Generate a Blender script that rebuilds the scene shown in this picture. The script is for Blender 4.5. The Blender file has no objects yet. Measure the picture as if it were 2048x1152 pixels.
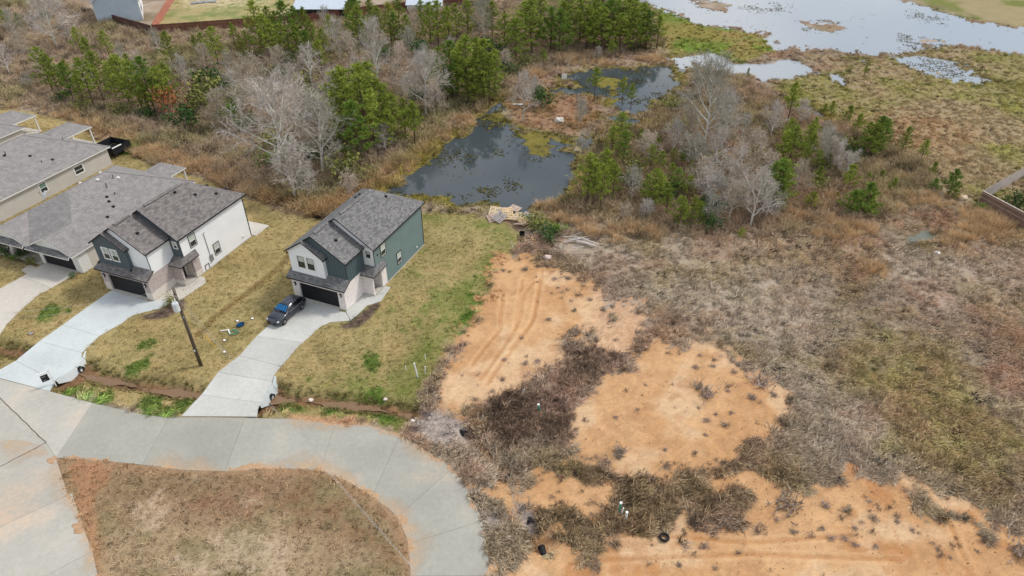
import bpy, bmesh, math, random
import numpy as np
from mathutils import Vector, Matrix
R = math.radians
random.seed(7); np.random.seed(7)
SC = bpy.context.scene
COL = SC.collection

# ------------------------------------------------------------------ camera
CAM_H = 44.0; PITCH = 36.0; FPX = 1365.0
cd = bpy.data.cameras.new('camera'); cam = bpy.data.objects.new('camera', cd); COL.objects.link(cam)
cam.location = (0, 0, CAM_H); cam.rotation_euler = (R(90-PITCH), 0, 0)
cd.sensor_width = 36.0; cd.lens = FPX/2048*36.0; cd.clip_end = 9000; cd.clip_start = 0.5
SC.camera = cam

# ------------------------------------------------------------------ sky, sun, exposure
SUN_EL, SUN_AZ = 52.0, 70.0          # azimuth from straight ahead (+Y) towards the right (+X)
w = bpy.data.worlds.new("World"); SC.world = w; w.use_nodes = True
nt = w.node_tree; nt.nodes.clear()
wo = nt.nodes.new('ShaderNodeOutputWorld'); bg = nt.nodes.new('ShaderNodeBackground')
sky = nt.nodes.new('ShaderNodeTexSky'); sky.sky_type = 'NISHITA'; sky.sun_disc = False
sky.sun_elevation = R(SUN_EL); sky.sun_rotation = R(SUN_AZ); sky.air_density = 1.0; sky.dust_density = 2.0
tc = nt.nodes.new('ShaderNodeTexCoord')
mp = nt.nodes.new('ShaderNodeMapping'); mp.inputs['Scale'].default_value = (1.0, 1.0, 2.6)
nz = nt.nodes.new('ShaderNodeTexNoise'); nz.inputs['Scale'].default_value = 2.3; nz.inputs['Detail'].default_value = 5.0
cr = nt.nodes.new('ShaderNodeValToRGB'); cr.color_ramp.elements[0].position = 0.41; cr.color_ramp.elements[1].position = 0.62
mx = nt.nodes.new('ShaderNodeMixRGB'); mx.inputs[2].default_value = (9.0, 9.05, 9.1, 1)
L = nt.links.new
L(tc.outputs['Generated'], mp.inputs['Vector']); L(mp.outputs['Vector'], nz.inputs['Vector'])
L(nz.outputs['Fac'], cr.inputs['Fac']); L(cr.outputs['Color'], mx.inputs[0]); L(sky.outputs['Color'], mx.inputs[1])
L(mx.outputs['Color'], bg.inputs['Color']); bg.inputs['Strength'].default_value = 0.10
L(bg.outputs['Background'], wo.inputs['Surface'])
sd = bpy.data.lights.new('sun', 'SUN'); sun = bpy.data.objects.new('sun', sd); COL.objects.link(sun)
sd.energy = 1.5; sd.angle = R(10); sd.color = (1.0, 0.96, 0.90)
sv = Vector((math.sin(R(SUN_AZ))*math.cos(R(SUN_EL)), math.cos(R(SUN_AZ))*math.cos(R(SUN_EL)), math.sin(R(SUN_EL))))
sun.rotation_euler = sv.to_track_quat('Z', 'Y').to_euler(); sun.location = (0, 60, 80)
SC.view_settings.view_transform = 'Standard'; SC.view_settings.look = 'None'
SC.view_settings.exposure = 0.48; SC.view_settings.gamma = 1.0; SC.view_settings.use_curve_mapping = False
SC.cycles.max_bounces = 6; SC.cycles.diffuse_bounces = 3; SC.cycles.transparent_max_bounces = 8

# ------------------------------------------------------------------ helpers
_th = R(PITCH); _fw = np.array([0, math.cos(_th), -math.sin(_th)]); _up = np.array([0, math.sin(_th), math.cos(_th)])
def at(u, v, z=0.0):
    """surveyed point: where the photograph's pixel meets the level z of the site"""
    d = _fw + np.array([1., 0, 0])*(u-1024)/FPX + _up*(576-v)/FPX
    t = (z-CAM_H)/d[2]
    return (d[0]*t, d[1]*t)
def pts(*uv): return [at(u, v) for u, v in uv]
def hgt(ub, vb, vt):
    """height of an upright thing whose foot and top were surveyed"""
    x, y = at(ub, vb); lo, hi = 0.05, 40.0
    for _ in range(40):
        m = (lo+hi)/2; q = np.array([x, y, m-CAM_H]); vv = 576-FPX*(q@_up)/(q@_fw)
        if vv > vt: lo = m
        else: hi = m
    return lo
def s2l(c): return tuple(((x/255)/12.92 if x/255 <= .04045 else (((x/255)+.055)/1.055)**2.4) for x in c)

# numpy value noise
def _h(ix, iy, s):
    n = (ix.astype(np.int64)*374761393 + iy.astype(np.int64)*668265263 + s*2147483647) & 0xffffffff
    n = ((n ^ (n >> 13))*1274126177) & 0xffffffff
    return ((n ^ (n >> 16)) & 0xffff)/65535.0
def vnoise(x, y, s=0):
    ix = np.floor(x); iy = np.floor(y); fx = x-ix; fy = y-iy
    fx = fx*fx*(3-2*fx); fy = fy*fy*(3-2*fy)
    a = _h(ix, iy, s); b = _h(ix+1, iy, s); c = _h(ix, iy+1, s); d = _h(ix+1, iy+1, s)
    return a+(b-a)*fx+(c-a)*fy+(a-b-c+d)*fx*fy
def fbm(x, y, o=4, s=0):
    r = 0; a = .5; t = 0
    for k in range(o):
        r = r+a*vnoise(x, y, s+k*17); t += a; a *= .5; x = x*2.03+11.3; y = y*2.03+7.7
    return r/t
def sst(a, b, x):
    t = np.clip((x-a)/(b-a), 0, 1); return t*t*(3-2*t)
def sdist(X, Y, poly, pad=6.0):
    """signed distance, + inside, clipped at -pad outside the padded box"""
    P = np.array(poly, float); out = np.full(X.shape, -float(pad))
    m = (X > P[:, 0].min()-pad) & (X < P[:, 0].max()+pad) & (Y > P[:, 1].min()-pad) & (Y < P[:, 1].max()+pad)
    x = X[m]; y = Y[m]; d = np.full(x.shape, 1e9); ins = np.zeros(x.shape, bool)
    for i in range(len(P)):
        a = P[i]; b = P[(i+1) % len(P)]; e = b-a; l2 = max(e@e, 1e-9)
        t = np.clip(((x-a[0])*e[0]+(y-a[1])*e[1])/l2, 0, 1)
        d = np.minimum(d, (x-a[0]-t*e[0])**2+(y-a[1]-t*e[1])**2)
        c = ((a[1] > y) != (b[1] > y)); xi = a[0]+(y-a[1])*e[0]/(e[1] if abs(e[1]) > 1e-9 else 1e-9)
        ins ^= c & (x < xi)
    d = np.sqrt(d); out[m] = np.maximum(np.where(ins, d, -d), -pad)
    return out
def ldist(X, Y, line, pad=6.0):
    P = np.array(line, float); out = np.full(X.shape, float(pad))
    m = (X > P[:, 0].min()-pad) & (X < P[:, 0].max()+pad) & (Y > P[:, 1].min()-pad) & (Y < P[:, 1].max()+pad)
    x = X[m]; y = Y[m]; d = np.full(x.shape, 1e9)
    for i in range(len(P)-1):
        a = P[i]; e = P[i+1]-a; l2 = max(e@e, 1e-9)
        t = np.clip(((x-a[0])*e[0]+(y-a[1])*e[1])/l2, 0, 1)
        d = np.minimum(d, (x-a[0]-t*e[0])**2+(y-a[1]-t*e[1])**2)
    out[m] = np.minimum(np.sqrt(d), pad); return out

class MB:
    def __init__(s): s.v = []; s.f = []; s.m = []
    def add(s, vs, fs, m=0):
        o = len(s.v); s.v += [tuple(map(float, q)) for q in vs]; s.f += [[o+i for i in f] for f in fs]; s.m += [m]*len(fs)
    def face(s, vs, m=0): s.add(vs, [list(range(len(vs)))], m)
    def box(s, x0, x1, y0, y1, z0, z1, m=0):
        s.add([(x0,y0,z0),(x1,y0,z0),(x1,y1,z0),(x0,y1,z0),(x0,y0,z1),(x1,y0,z1),(x1,y1,z1),(x0,y1,z1)],
              [[3,2,1,0],[4,5,6,7],[0,1,5,4],[1,2,6,5],[2,3,7,6],[3,0,4,7]], m)
    def prism(s, poly, z0, z1, m=0, ms=None):
        """horizontal polygon (counter-clockwise) raised from z0 to z1"""
        P = list(poly); n = len(P)
        ar = sum(P[i][0]*P[(i+1) % n][1]-P[(i+1) % n][0]*P[i][1] for i in range(n))
        if ar < 0: P.reverse()
        s.add([(x,y,z1) for x,y in P], [list(range(n))], m)
        s.add([(x,y,z0) for x,y in P], [list(range(n))[::-1]], m if ms is None else ms)
        for i in range(n):
            a, b = P[i], P[(i+1) % n]
            s.add([(*a,z0),(*b,z0),(*b,z1),(*a,z1)], [[0,1,2,3]], m if ms is None else ms)
    def slab(s, poly, th, m=0, ms=1):
        """sloping plate: planar polygon seen from above counter-clockwise, thickened downwards"""
        n = len(poly)
        ar = sum(poly[i][0]*poly[(i+1) % n][1]-poly[(i+1) % n][0]*poly[i][1] for i in range(n))
        P = list(poly) if ar > 0 else list(poly)[::-1]
        s.add(P, [list(range(n))], m); Q = [(x,y,z-th) for x,y,z in P]
        s.add(Q, [list(range(n))[::-1]], ms)
        for i in range(n):
            j = (i+1) % n; s.add([Q[i],Q[j],P[j],P[i]], [[0,1,2,3]], ms)
    def wall(s, prof, axis, c0, c1, m=0):
        """vertical plate: profile of (h, z) points, extruded along the other horizontal axis from c0 to c1"""
        n = len(prof); f = (lambda h,z,c:(h,c,z)) if axis == 'x' else (lambda h,z,c:(c,h,z))
        A = [f(h,z,c0) for h,z in prof]; B = [f(h,z,c1) for h,z in prof]
        s.add(A+B, [list(range(n)), [n+i for i in range(n)][::-1]]+[[i,i+n,(i+1) % n+n,(i+1) % n] for i in range(n)], m)
    def tube(s, pa, ra, n=6, m=0, cap=True):
        """tube along the points pa with radii ra"""
        P = [Vector(p) for p in pa]; o = len(s.v); ref = None
        for i, p in enumerate(P):
            d = (P[min(i+1, len(P)-1)]-P[max(i-1, 0)]).normalized()
            if ref is None: ref = Vector((0,0,1)) if abs(d.z) < .9 else Vector((1,0,0))
            a = d.cross(ref).normalized(); b = d.cross(a)
            r = ra[i] if isinstance(ra, (list, tuple)) else ra
            for k in range(n):
                t = 2*math.pi*k/n; q = p+a*(r*math.cos(t))+b*(r*math.sin(t)); s.v.append(tuple(q))
        for i in range(len(P)-1):
            for k in range(n):
                k2 = (k+1) % n; s.f.append([o+i*n+k, o+i*n+k2, o+(i+1)*n+k2, o+(i+1)*n+k]); s.m.append(m)
        if cap:
            s.f.append([o+k for k in range(n)][::-1]); s.m.append(m)
            s.f.append([o+(len(P)-1)*n+k for k in range(n)]); s.m.append(m)
    def ell(s, c, r, nu=10, nv=6, m=0):
        vs = []; fs = []
        for j in range(nv+1):
            ph = math.pi*j/nv-math.pi/2
            for i in range(nu):
                t = 2*math.pi*i/nu; vs.append((c[0]+r[0]*math.cos(ph)*math.cos(t), c[1]+r[1]*math.cos(ph)*math.sin(t), c[2]+r[2]*math.sin(ph)))
        for j in range(nv):
            for i in range(nu):
                k = (i+1) % nu; fs.append([j*nu+i, j*nu+k, (j+1)*nu+k, (j+1)*nu+i])
        s.add(vs, fs, m)
    def mesh(s, name, mats, smooth=False, fix=True, uv=True):
        me = bpy.data.meshes.new(name); me.from_pydata(s.v, [], s.f)
        for m in (mats if isinstance(mats, (list, tuple)) else [mats]): me.materials.append(m)
        me.polygons.foreach_set('material_index', s.m)
        if fix and len(s.f) < 6000:
            b = bmesh.new(); b.from_mesh(me); bmesh.ops.remove_doubles(b, verts=b.verts, dist=1e-5)
            bmesh.ops.recalc_face_normals(b, faces=b.faces); b.to_mesh(me); b.free()
        if uv and len(s.f) < 6000:
            ul = me.uv_layers.new(name='UVMap')
            for p in me.polygons:
                n = p.normal; h = Vector((-n.y, n.x, 0))
                if h.length < .05: h = Vector((1,0,0))
                h.normalize(); vv = n.cross(h)
                for li in p.loop_indices:
                    co = me.vertices[me.loops[li].vertex_index].co; ul.data[li].uv = (co.dot(h), co.dot(vv))
        if smooth: me.polygons.foreach_set('use_smooth', [True]*len(me.polygons))
        me.update(); return me
    def build(s, name, mats, parent=None, loc=None, rz=0, smooth=False, **k):
        o = bpy.data.objects.new(name, s.mesh(name, mats, smooth, **k)); COL.objects.link(o)
        if parent: o.parent = parent
        if loc is not None: o.location = loc
        if rz: o.rotation_euler = (0,0,rz)
        return o
def tag(o, label=None, cat=None, group=None, kind=None):
    if label: o['label'] = label
    if cat: o['category'] = cat
    if group: o['group'] = group
    if kind: o['kind'] = kind
    return o
def empty(name, loc, rz=0, label=None, cat=None, group=None):
    o = bpy.data.objects.new(name, None); COL.objects.link(o); o.location = loc; o.rotation_euler = (0,0,rz)
    o.empty_display_size = .3
    return tag(o, label, cat, group)
def link(name, me, parent=None, loc=None, rot=None, sc=None):
    o = bpy.data.objects.new(name, me); COL.objects.link(o)
    if parent: o.parent = parent
    if loc is not None: o.location = loc
    if rot is not None: o.rotation_euler = rot
    if sc is not None: o.scale = sc
    return o

# ------------------------------------------------------------------ materials
def nmat(name, rough=.8, spec=.3):
    m = bpy.data.materials.new(name); m.use_nodes = True; t = m.node_tree
    b = t.nodes['Principled BSDF']; b.inputs['Roughness'].default_value = rough
    b.inputs['Specular IOR Level'].default_value = spec
    return m, t, b
def N(t, typ, **k):
    n = t.nodes.new(typ)
    for a, v in k.items():
        if a in n.inputs: n.inputs[a].default_value = v
        else: setattr(n, a, v)
    return n
def mix(t, fac, a, b, mode='MIX'):
    n = t.nodes.new('ShaderNodeMixRGB'); n.blend_type = mode
    for i, x in enumerate((fac, a, b)):
        if hasattr(x, 'is_output'): t.links.new(x, n.inputs[i])
        elif i == 0: n.inputs[0].default_value = x
        else: n.inputs[i].default_value = (*x, 1) if len(x) == 3 else x
    return n.outputs[0]
def ramp(t, src, p0, p1, c0=(0,0,0), c1=(1,1,1)):
    n = t.nodes.new('ShaderNodeValToRGB'); e = n.color_ramp.elements
    e[0].position = p0; e[1].position = p1; e[0].color = (*c0,1); e[1].color = (*c1,1)
    t.links.new(src, n.inputs['Fac']); return n.outputs['Color']
def bump(t, b, src, strength=.4, dist=.03):
    n = N(t, 'ShaderNodeBump'); n.inputs['Strength'].default_value = strength; n.inputs['Distance'].default_value = dist
    t.links.new(src, n.inputs['Height']); t.links.new(n.outputs['Normal'], b.inputs['Normal']); return n
def noise(t, scale, detail=4, coord=None, rough=.55):
    n = N(t, 'ShaderNodeTexNoise'); n.inputs['Scale'].default_value = scale; n.inputs['Detail'].default_value = detail
    n.inputs['Roughness'].default_value = rough
    if coord is not None: t.links.new(coord, n.inputs['Vector'])
    return n.outputs['Fac']
def geo(t): return N(t, 'ShaderNodeNewGeometry').outputs['Position']
def uvc(t): return N(t, 'ShaderNodeUVMap').outputs['UV']
def rnd(t): return N(t, 'ShaderNodeObjectInfo').outputs['Random']
def plain(name, c, rough=.7, spec=.3, var=.12, sc=3.0, bmp=0.0, metal=0.0):
    m, t, b = nmat(name, rough, spec); c = s2l(c)
    f = noise(t, sc, 5, N(t, 'ShaderNodeTexCoord').outputs['Object'])
    col = mix(t, ramp(t, f, .3, .7), tuple(x*(1-var) for x in c), tuple(min(1, x*(1+var)) for x in c))
    t.links.new(col, b.inputs['Base Color']); b.inputs['Metallic'].default_value = metal
    if bmp: bump(t, b, f, bmp, .02)
    return m
def shingle(name, c1, c2, c3):
    m, t, b = nmat(name, .92, .2); uv = uvc(t)
    br = N(t, 'ShaderNodeTexBrick'); t.links.new(uv, br.inputs['Vector'])
    for k, v in (('Scale',1.0),('Brick Width',.38),('Row Height',.17),('Mortar Size',.012),('Bias',0.0),('Mortar Smooth',.2)): br.inputs[k].default_value = v
    br.offset = .37; br.squash = 1
    br.inputs['Color1'].default_value = (*s2l(c1),1); br.inputs['Color2'].default_value = (*s2l(c2),1); br.inputs['Mortar'].default_value = (*s2l(c3),1)
    n2 = noise(t, 1.1, 4, uv); n3 = noise(t, 9.0, 3, uv)
    col = mix(t, .45, br.outputs['Color'], ramp(t, n3, .32, .68, (.36,.36,.36), (.68,.67,.67)), 'OVERLAY')
    col = mix(t, .35, col, ramp(t, n2, .3, .7, (.32,.32,.32), (.66,.65,.64)), 'OVERLAY')
    t.links.new(col, b.inputs['Base Color']); bump(t, b, br.outputs['Fac'], -.5, .02)
    return m
def brickm(name, c1, c2, mo):
    m, t, b = nmat(name, .85, .2); uv = uvc(t)
    br = N(t, 'ShaderNodeTexBrick'); t.links.new(uv, br.inputs['Vector'])
    for k, v in (('Scale',1.0),('Brick Width',.21),('Row Height',.075),('Mortar Size',.008)): br.inputs[k].default_value = v
    br.inputs['Color1'].default_value = (*s2l(c1),1); br.inputs['Color2'].default_value = (*s2l(c2),1); br.inputs['Mortar'].default_value = (*s2l(mo),1)
    n3 = noise(t, 5.0, 4, uv)
    col = mix(t, .5, br.outputs['Color'], ramp(t, n3, .3, .7, (.36,.36,.36), (.68,.67,.66)), 'OVERLAY')
    t.links.new(col, b.inputs['Base Color']); bump(t, b, br.outputs['Fac'], -.4, .01)
    return m
def siding(name, c, pitch=.18):
    m, t, b = nmat(name, .6, .3); uv = uvc(t); c = s2l(c)
    sp = N(t, 'ShaderNodeSeparateXYZ'); t.links.new(uv, sp.inputs[0])
    mo = N(t, 'ShaderNodeMath', operation='FRACT'); dv = N(t, 'ShaderNodeMath', operation='DIVIDE'); dv.inputs[1].default_value = pitch
    t.links.new(sp.outputs['Y'], dv.inputs[0]); t.links.new(dv.outputs[0], mo.inputs[0])
    n = noise(t, .8, 4, uv)
    col = mix(t, ramp(t, n, .3, .7), tuple(x*.93 for x in c), tuple(min(.9, x*1.05) for x in c))
    line = ramp(t, mo.outputs[0], .04, .10, (.78,.78,.78), (1,1,1))
    col = mix(t, .8, col, line, 'MULTIPLY')
    t.links.new(col, b.inputs['Base Color']); bump(t, b, mo.outputs[0], -.35, .012)
    return m
def concrete(name, c, dust=0.0, var=.10):
    m, t, b = nmat(name, .85, .25); c = s2l(c); g = geo(t)
    n1 = noise(t, .22, 5, g); n2 = noise(t, 2.6, 6, g, .65); n3 = noise(t, .11, 3, g)
    col = mix(t, ramp(t, n1, .3, .7), tuple(x*(1-var) for x in c), tuple(min(.85, x*(1+var)) for x in c))
    col = mix(t, .35, col, ramp(t, n2, .3, .7, (.38,.38,.37), (.62,.62,.62)), 'OVERLAY')
    if dust:
        f = mix(t, 1.0, ramp(t, n3, .54, .74), ramp(t, n2, .25, .7), 'MULTIPLY')
        f = mix(t, 1.0, f, (dust, dust, dust), 'MULTIPLY')
        col = mix(t, f, col, s2l((214,178,142)))
    r = mix(t, rnd(t), (.46,.46,.46), (.54,.54,.54)); col = mix(t, .8, col, r, 'OVERLAY')
    t.links.new(col, b.inputs['Base Color']); bump(t, b, n2, .12, .01)
    return m
def glass_m(name, c, rough=.08):
    m, t, b = nmat(name, rough, .6); b.inputs['Base Color'].default_value = (*s2l(c), 1); return m
M = {}
M['roof_new'] = shingle('shingle_charcoal', (136,135,134), (102,102,101), (64,64,64))
M['roof_new2'] = shingle('shingle_brown_grey', (138,133,130), (104,100,98), (66,63,62))
M['roof_old'] = shingle('shingle_grey', (150,147,144), (132,129,127), (112,109,108))
M['trim_black'] = plain('trim_black', (34,36,38), .5)
M['trim_white'] = plain('trim_white', (226,226,222), .5, var=.04)
M['white'] = siding('siding_white', (240,244,245))
M['green'] = siding('siding_sage', (112,132,131), .19)
M['green_bb'] = plain('board_slate', (82,97,101), .6, var=.06)
M['grey_bb'] = plain('board_grey', (84,96,102), .6, var=.06)
M['cream'] = plain('stucco_cream', (206,200,190), .85, var=.05)
M['cream2'] = siding('siding_greige', (196,192,184), .18)
M['blue_wall'] = siding('siding_pale_blue', (186,200,210), .2)
M['brick_white'] = brickm('brick_whitewash', (238,232,228), (214,205,201), (226,220,215))
M['brick_pink'] = brickm('brick_pink_grey', (192,180,175), (162,149,146), (184,177,173))
M['stone_cream'] = plain('base_cream', (212,204,192), .8, var=.06)
M['door_black'] = plain('door_black', (30,31,34), .5, var=.05)
M['glass_dark'] = glass_m('glass_dark', (44,54,54))
M['glass_blind'] = plain('glass_blind', (186,194,186), .35, .5, .04)
M['glass_green'] = glass_m('glass_green', (110,138,128), .12)
M['metal'] = plain('metal_grey', (150,152,152), .45, .5, metal=.4)
M['conc_found'] = plain('foundation', (188,184,174), .9, var=.08)
M['conc_road'] = concrete('concrete_road', (160,158,148), .85)
M['conc_side'] = concrete('concrete_old_street', (176,172,162), 1.0)
M['conc_dr1'] = concrete('concrete_drive_pale', (194,200,199))
M['conc_dr2'] = concrete('concrete_drive', (186,186,180))
M['conc_dr0'] = concrete('concrete_drive_warm', (196,190,180))
M['joint'] = plain('joint_sealant', (124,120,112), .9)
M['mud'] = plain('mud', (112,84,62), .7, var=.25)
M['pvc'] = plain('pvc_white', (238,238,234), .4, var=.02)
M['pvc_green'] = plain('pvc_green', (60,150,128), .45, var=.08)
M['rubber'] = plain('rubber_black', (30,30,32), .7)
M['black_plastic'] = plain('plastic_black', (26,26,28), .45)
M['wood_pole'] = plain('pole_wood', (92,80,66), .9, var=.3, sc=2.0, bmp=.4)
# ------------------------------------------------------------------ ground: one terrain mesh split by what covers it
NX, NY = 560, 600
def yrow():
    a, b = math.log(.83*14+30), math.log(.83*212+30)
    y = (np.exp(np.linspace(a, b, NY))-30)/.83
    near = np.array([-400., -150, -50, -10, 4, 10]); far = np.array([222., 240, 275, 340, 480, 800, 1500, 3200])
    return np.concatenate([near, y, far])
ys = yrow()
ss = np.concatenate([[-6, -3, -1.9, -1.4, -1.15], np.linspace(-1, 1, NX), [1.15, 1.4, 1.9, 3, 6]])
wy = .86*(.83*np.clip(ys, 14, 1e9)+30)
GX = ss[None, :]*wy[:, None]; GY = np.repeat(ys[:, None], len(ss), 1)
X = GX.ravel(); Y = GY.ravel()
fine = fbm(X*1.7, Y*1.7, 4, 3); mid = fbm(X*.32, Y*.32, 4, 9); big = fbm(X*.075, Y*.075, 4, 21); ff = fbm(X*4.3, Y*4.3, 3, 31)
wob = (fbm(X*.55, Y*.55, 4, 41)-.5)

LAWN = pts((-260,205),(-60,214),(60,222),(135,240),(225,292),(300,330),(400,352),(490,396),(560,420),(625,438),(700,440),(780,424),(850,424),(900,425),
           (1000,442),(1044,466),(1018,520),(985,560),(955,625),(905,692),(872,735),(845,790),(838,830),(800,862),(700,842),(500,832),(360,832),(100,782),(-300,720))
SAND1 = pts((995,508),(1060,512),(1100,535),(1190,560),(1215,600),(1190,655),(1130,690),(1112,740),(1040,775),(965,800),(930,845),(872,838),(866,790),(905,700),(955,620),(975,560))
SAND2 = pts((1200,748),(1255,735),(1310,688),(1380,690),(1450,696),(1505,740),(1540,755),(1580,795),(1560,850),(1500,872),(1480,915),(1380,945),(1300,955),(1190,940),(1105,925),(1150,880),(1165,800))
SAND3 = pts((985,1105),(1150,1100),(1300,1088),(1420,1045),(1480,985),(1560,955),(1660,955),(1720,945),(1800,965),(1900,1012),(2000,1062),(2060,1082),(2300,1130),(2400,1400),(900,1400))
SAND4 = pts((955,972),(1000,958),(1045,985),(1050,1015),(1030,1045),(1010,1020),(975,1000))
SAND5 = pts((1180,570),(1300,600),(1330,640),(1300,690),(1240,720),(1170,720),(1160,660),(1200,620))
GRAV1 = pts((820,848),(845,812),(900,828),(938,848),(946,868),(920,888),(870,892),(835,872))
GRAV2 = pts((1028,1008),(1050,1005),(1072,1040),(1066,1062),(1044,1050))
GRAV3 = pts((970,1020),(1000,1030),(1004,1060),(975,1065))
ISLE = pts((112,916),(200,921),(285,930),(370,941),(450,943),(540,936),(640,941),(690,960),(745,993),(795,1035),(815,1080),(821,1152),(824,1300),(215,1300),(198,1160),(185,1100),(165,1050),(150,1005),(135,985))
REDSOIL = pts((112,916),(200,925),(235,950),(195,990),(185,1040),(195,1100),(205,1300),(190,1300),(165,1050),(135,985))
WOODS = pts((-500,180),(-60,190),(60,222),(135,240),(225,292),(300,330),(400,352),(490,396),(560,420),(625,438),(700,440),(780,390),(860,335),(950,262),(1005,205),(1100,140),(1330,95),(1310,20),(1290,-20),(700,20),(500,60),(300,66),(215,36),(100,-10),(-600,-10))
SCRUBW = pts((1090,420),(1150,330),(1210,260),(1290,225),(1370,165),(1420,135),(1500,165),(1540,190),(1600,225),(1680,250),(1790,300),(1850,330),(1870,385),(1760,440),(1650,465),(1480,470),(1300,470),(1170,440))
MEADOW = pts((1540,165),(1640,150),(1700,118),(1800,110),(1900,95),(2048,108),(2600,140),(2600,560),(2048,470),(1950,400),(1860,380),(1840,320),(1680,245),(1590,215))
MEADOW2 = pts((1280,6),(1340,22),(1400,50),(1470,60),(1540,78),(1545,100),(1480,125),(1400,108),(1360,110),(1320,95))
OLIVE = pts((1620,735),(1700,690),(1730,640),(1790,630),(1880,700),(1950,760),(2010,850),(2048,930),(1960,960),(1850,930),(1760,900),(1790,820),(1700,790))
BARE_BR = pts((1110,520),(1190,500),(1260,520),(1230,560),(1150,552))
MIXZ = pts((1060,880),(1180,930),(1290,955),(1400,945),(1490,925),(1560,950),(1500,985),(1420,1045),(1300,1088),(1150,1100),(1040,1060),(1050,960))
DARKZ = pts((950,815),(985,780),(1040,772),(1110,792),(1168,830),(1150,878),(1090,900),(1020,895),(965,868))
DARK2 = pts((1100,740),(1170,700),(1215,690),(1290,690),(1240,740),(1180,770),(1120,790))
LAKE1 = pts((1280,2),(1330,17),(1400,48),(1470,57),(1530,66),(1560,98),(1610,94),(1700,106),(1760,110),(1830,106),(1868,96),(1930,92),(2000,104),(2150,116),(2150,66),(2000,50),(1930,38),(1860,16),(1800,0),(1700,-40),(1100,-40))
LAKE2 = pts((1378,108),(1420,103),(1450,116),(1480,128),(1540,122),(1590,118),(1628,142),(1605,152),(1530,164),(1500,150),(1440,142),(1400,132))
LAKE3 = pts((1780,112),(1850,110),(1900,118),(1965,148),(1985,160),(1950,168),(1890,158),(1830,138))
LAKE4 = pts((1650,138),(1690,150),(1712,172),(1690,178),(1660,160))
LAKE5 = pts((1690,118),(1760,112),(1740,132),(1700,138))
PONDM = pts((777,380),(850,330),(902,286),(935,266),(950,238),(975,216),(1003,198),(1008,215),(1000,232),(1020,248),(1050,262),(1100,268),(1140,288),(1152,312),(1148,335),(1152,360),(1135,390),(1112,408),(1080,417),(1000,416),(930,412),(870,402),(800,396))
POND2 = pts((1128,152),(1180,138),(1260,136),(1330,130),(1366,166),(1332,196),(1285,226),(1262,232),(1225,208),(1180,186),(1100,186),(1098,178),(1150,172))
POND3 = pts((1195,236),(1225,228),(1280,236),(1275,250),(1235,246))
POND4 = pts((1150,278),(1185,272),(1200,284),(1168,300))
POND5 = pts((1330,112),(1400,108),(1420,120),(1370,150),(1340,132))
POND6 = pts((1240,240),(1300,262),(1290,275),(1230,262))
PUDDLE = pts((1795,470),(1850,448),(1900,462),(1895,478),(1850,490),(1790,498))
PUD2 = pts((1570,200),(1600,205),(1660,232),(1640,236),(1600,222))
BEDS = [pts((678,655),(690,648),(705,642),(742,611),(758,601),(763,612),(742,636),(718,655),(692,659)),
        pts((282,634),(300,626),(330,616),(352,600),(372,600),(368,618),(330,636),(300,640)), pts((-20,480),(30,485),(60,500),(75,530),(58,530),(28,520),(0,505),(-40,495))]
YARD = pts((308,56),(348,-6),(420,-30),(585,-30),(590,20),(560,36),(500,47),(420,58))
DITCHES = [pts((-120,690),(-40,690),(20,697),(60,705),(120,730),(160,742),(210,752),(260,764),(340,776),(410,784),(460,786),(540,787),(620,797),(700,803),(760,812),(832,824)),
           pts((943,872),(972,905),(1004,942)), pts((1066,1060),(1078,1082))]
SWALES = [pts((395,668),(430,632),(470,602),(520,565),(560,530),(600,480)), pts((1310,690),(1200,735)), pts((1655,560),(1745,690),(1850,770),(2048,910))]

dl = np.minimum.reduce([ldist(X, Y, q) for q in DITCHES])
dsw = ldist(X, Y, SWALES[0]); dsw2 = ldist(X, Y, SWALES[2])
SD = {}
def sd(name, poly, w_=1.0, pad=8.0):
    d = sdist(X, Y, poly, pad); SD[name] = d+wob*w_; return SD[name]
lawn = sst(-.3, .3, sd('lawn', LAWN, 1.2)); isle = sst(-.15, .2, sd('isle', ISLE, .5))
sA = np.maximum.reduce([sd('s1', SAND1, 3.0), sd('s2', SAND2, 3.0), sd('s3', SAND3, 8), sd('s4', SAND4, 1.2), sd('s5', SAND5, 5.0)-1.2+(ff-.5)*3])
sA = sA+(fine-.5)*3.0+(ff-.5)*1.6
mixz = sst(-1.5, 1.5, sdist(X, Y, MIXZ, 6.)+wob*4); darkz = np.maximum(sst(-.8, .8, sdist(X, Y, DARKZ, 6.)+wob*3), .8*sst(-.8, .8, sdist(X, Y, DARK2, 6.)+wob*3))
sA = np.where(mixz > .01, np.maximum(sA, (fbm(X*.30, Y*.30, 4, 411)-.52)*9*mixz-(1-mixz)*3), sA)
sand = sst(-.25, .35, sA)
grav = sst(-.3, .4, np.maximum.reduce([sd('g1', GRAV1, 1.4), sd('g2', GRAV2, .8), sd('g3', GRAV3, .8)])+(ff-.5)*1.2)
woods = sst(-1.5, 2, sd('woods', WOODS, 5)); scw = sst(-1.5, 2, sd('scw', SCRUBW, 5)); mea = sst(-3, 3, sd('mea', MEADOW, 6)); mea2 = sst(-1.5, 1.5, sd('mea2', MEADOW2, 4))
oli = sst(-2.5, 2.5, sd('oli', OLIVE, 8)); yard = sst(-.6, .6, sd('yard', YARD, 2))
lk = np.maximum.reduce([sd('l1', LAKE1, 9, 20), sd('l2', LAKE2, 6), sd('l3', LAKE3, 6), sd('l4', LAKE4, 6)-1.2, sd('l5', LAKE5, 5)-1.5])
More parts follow.
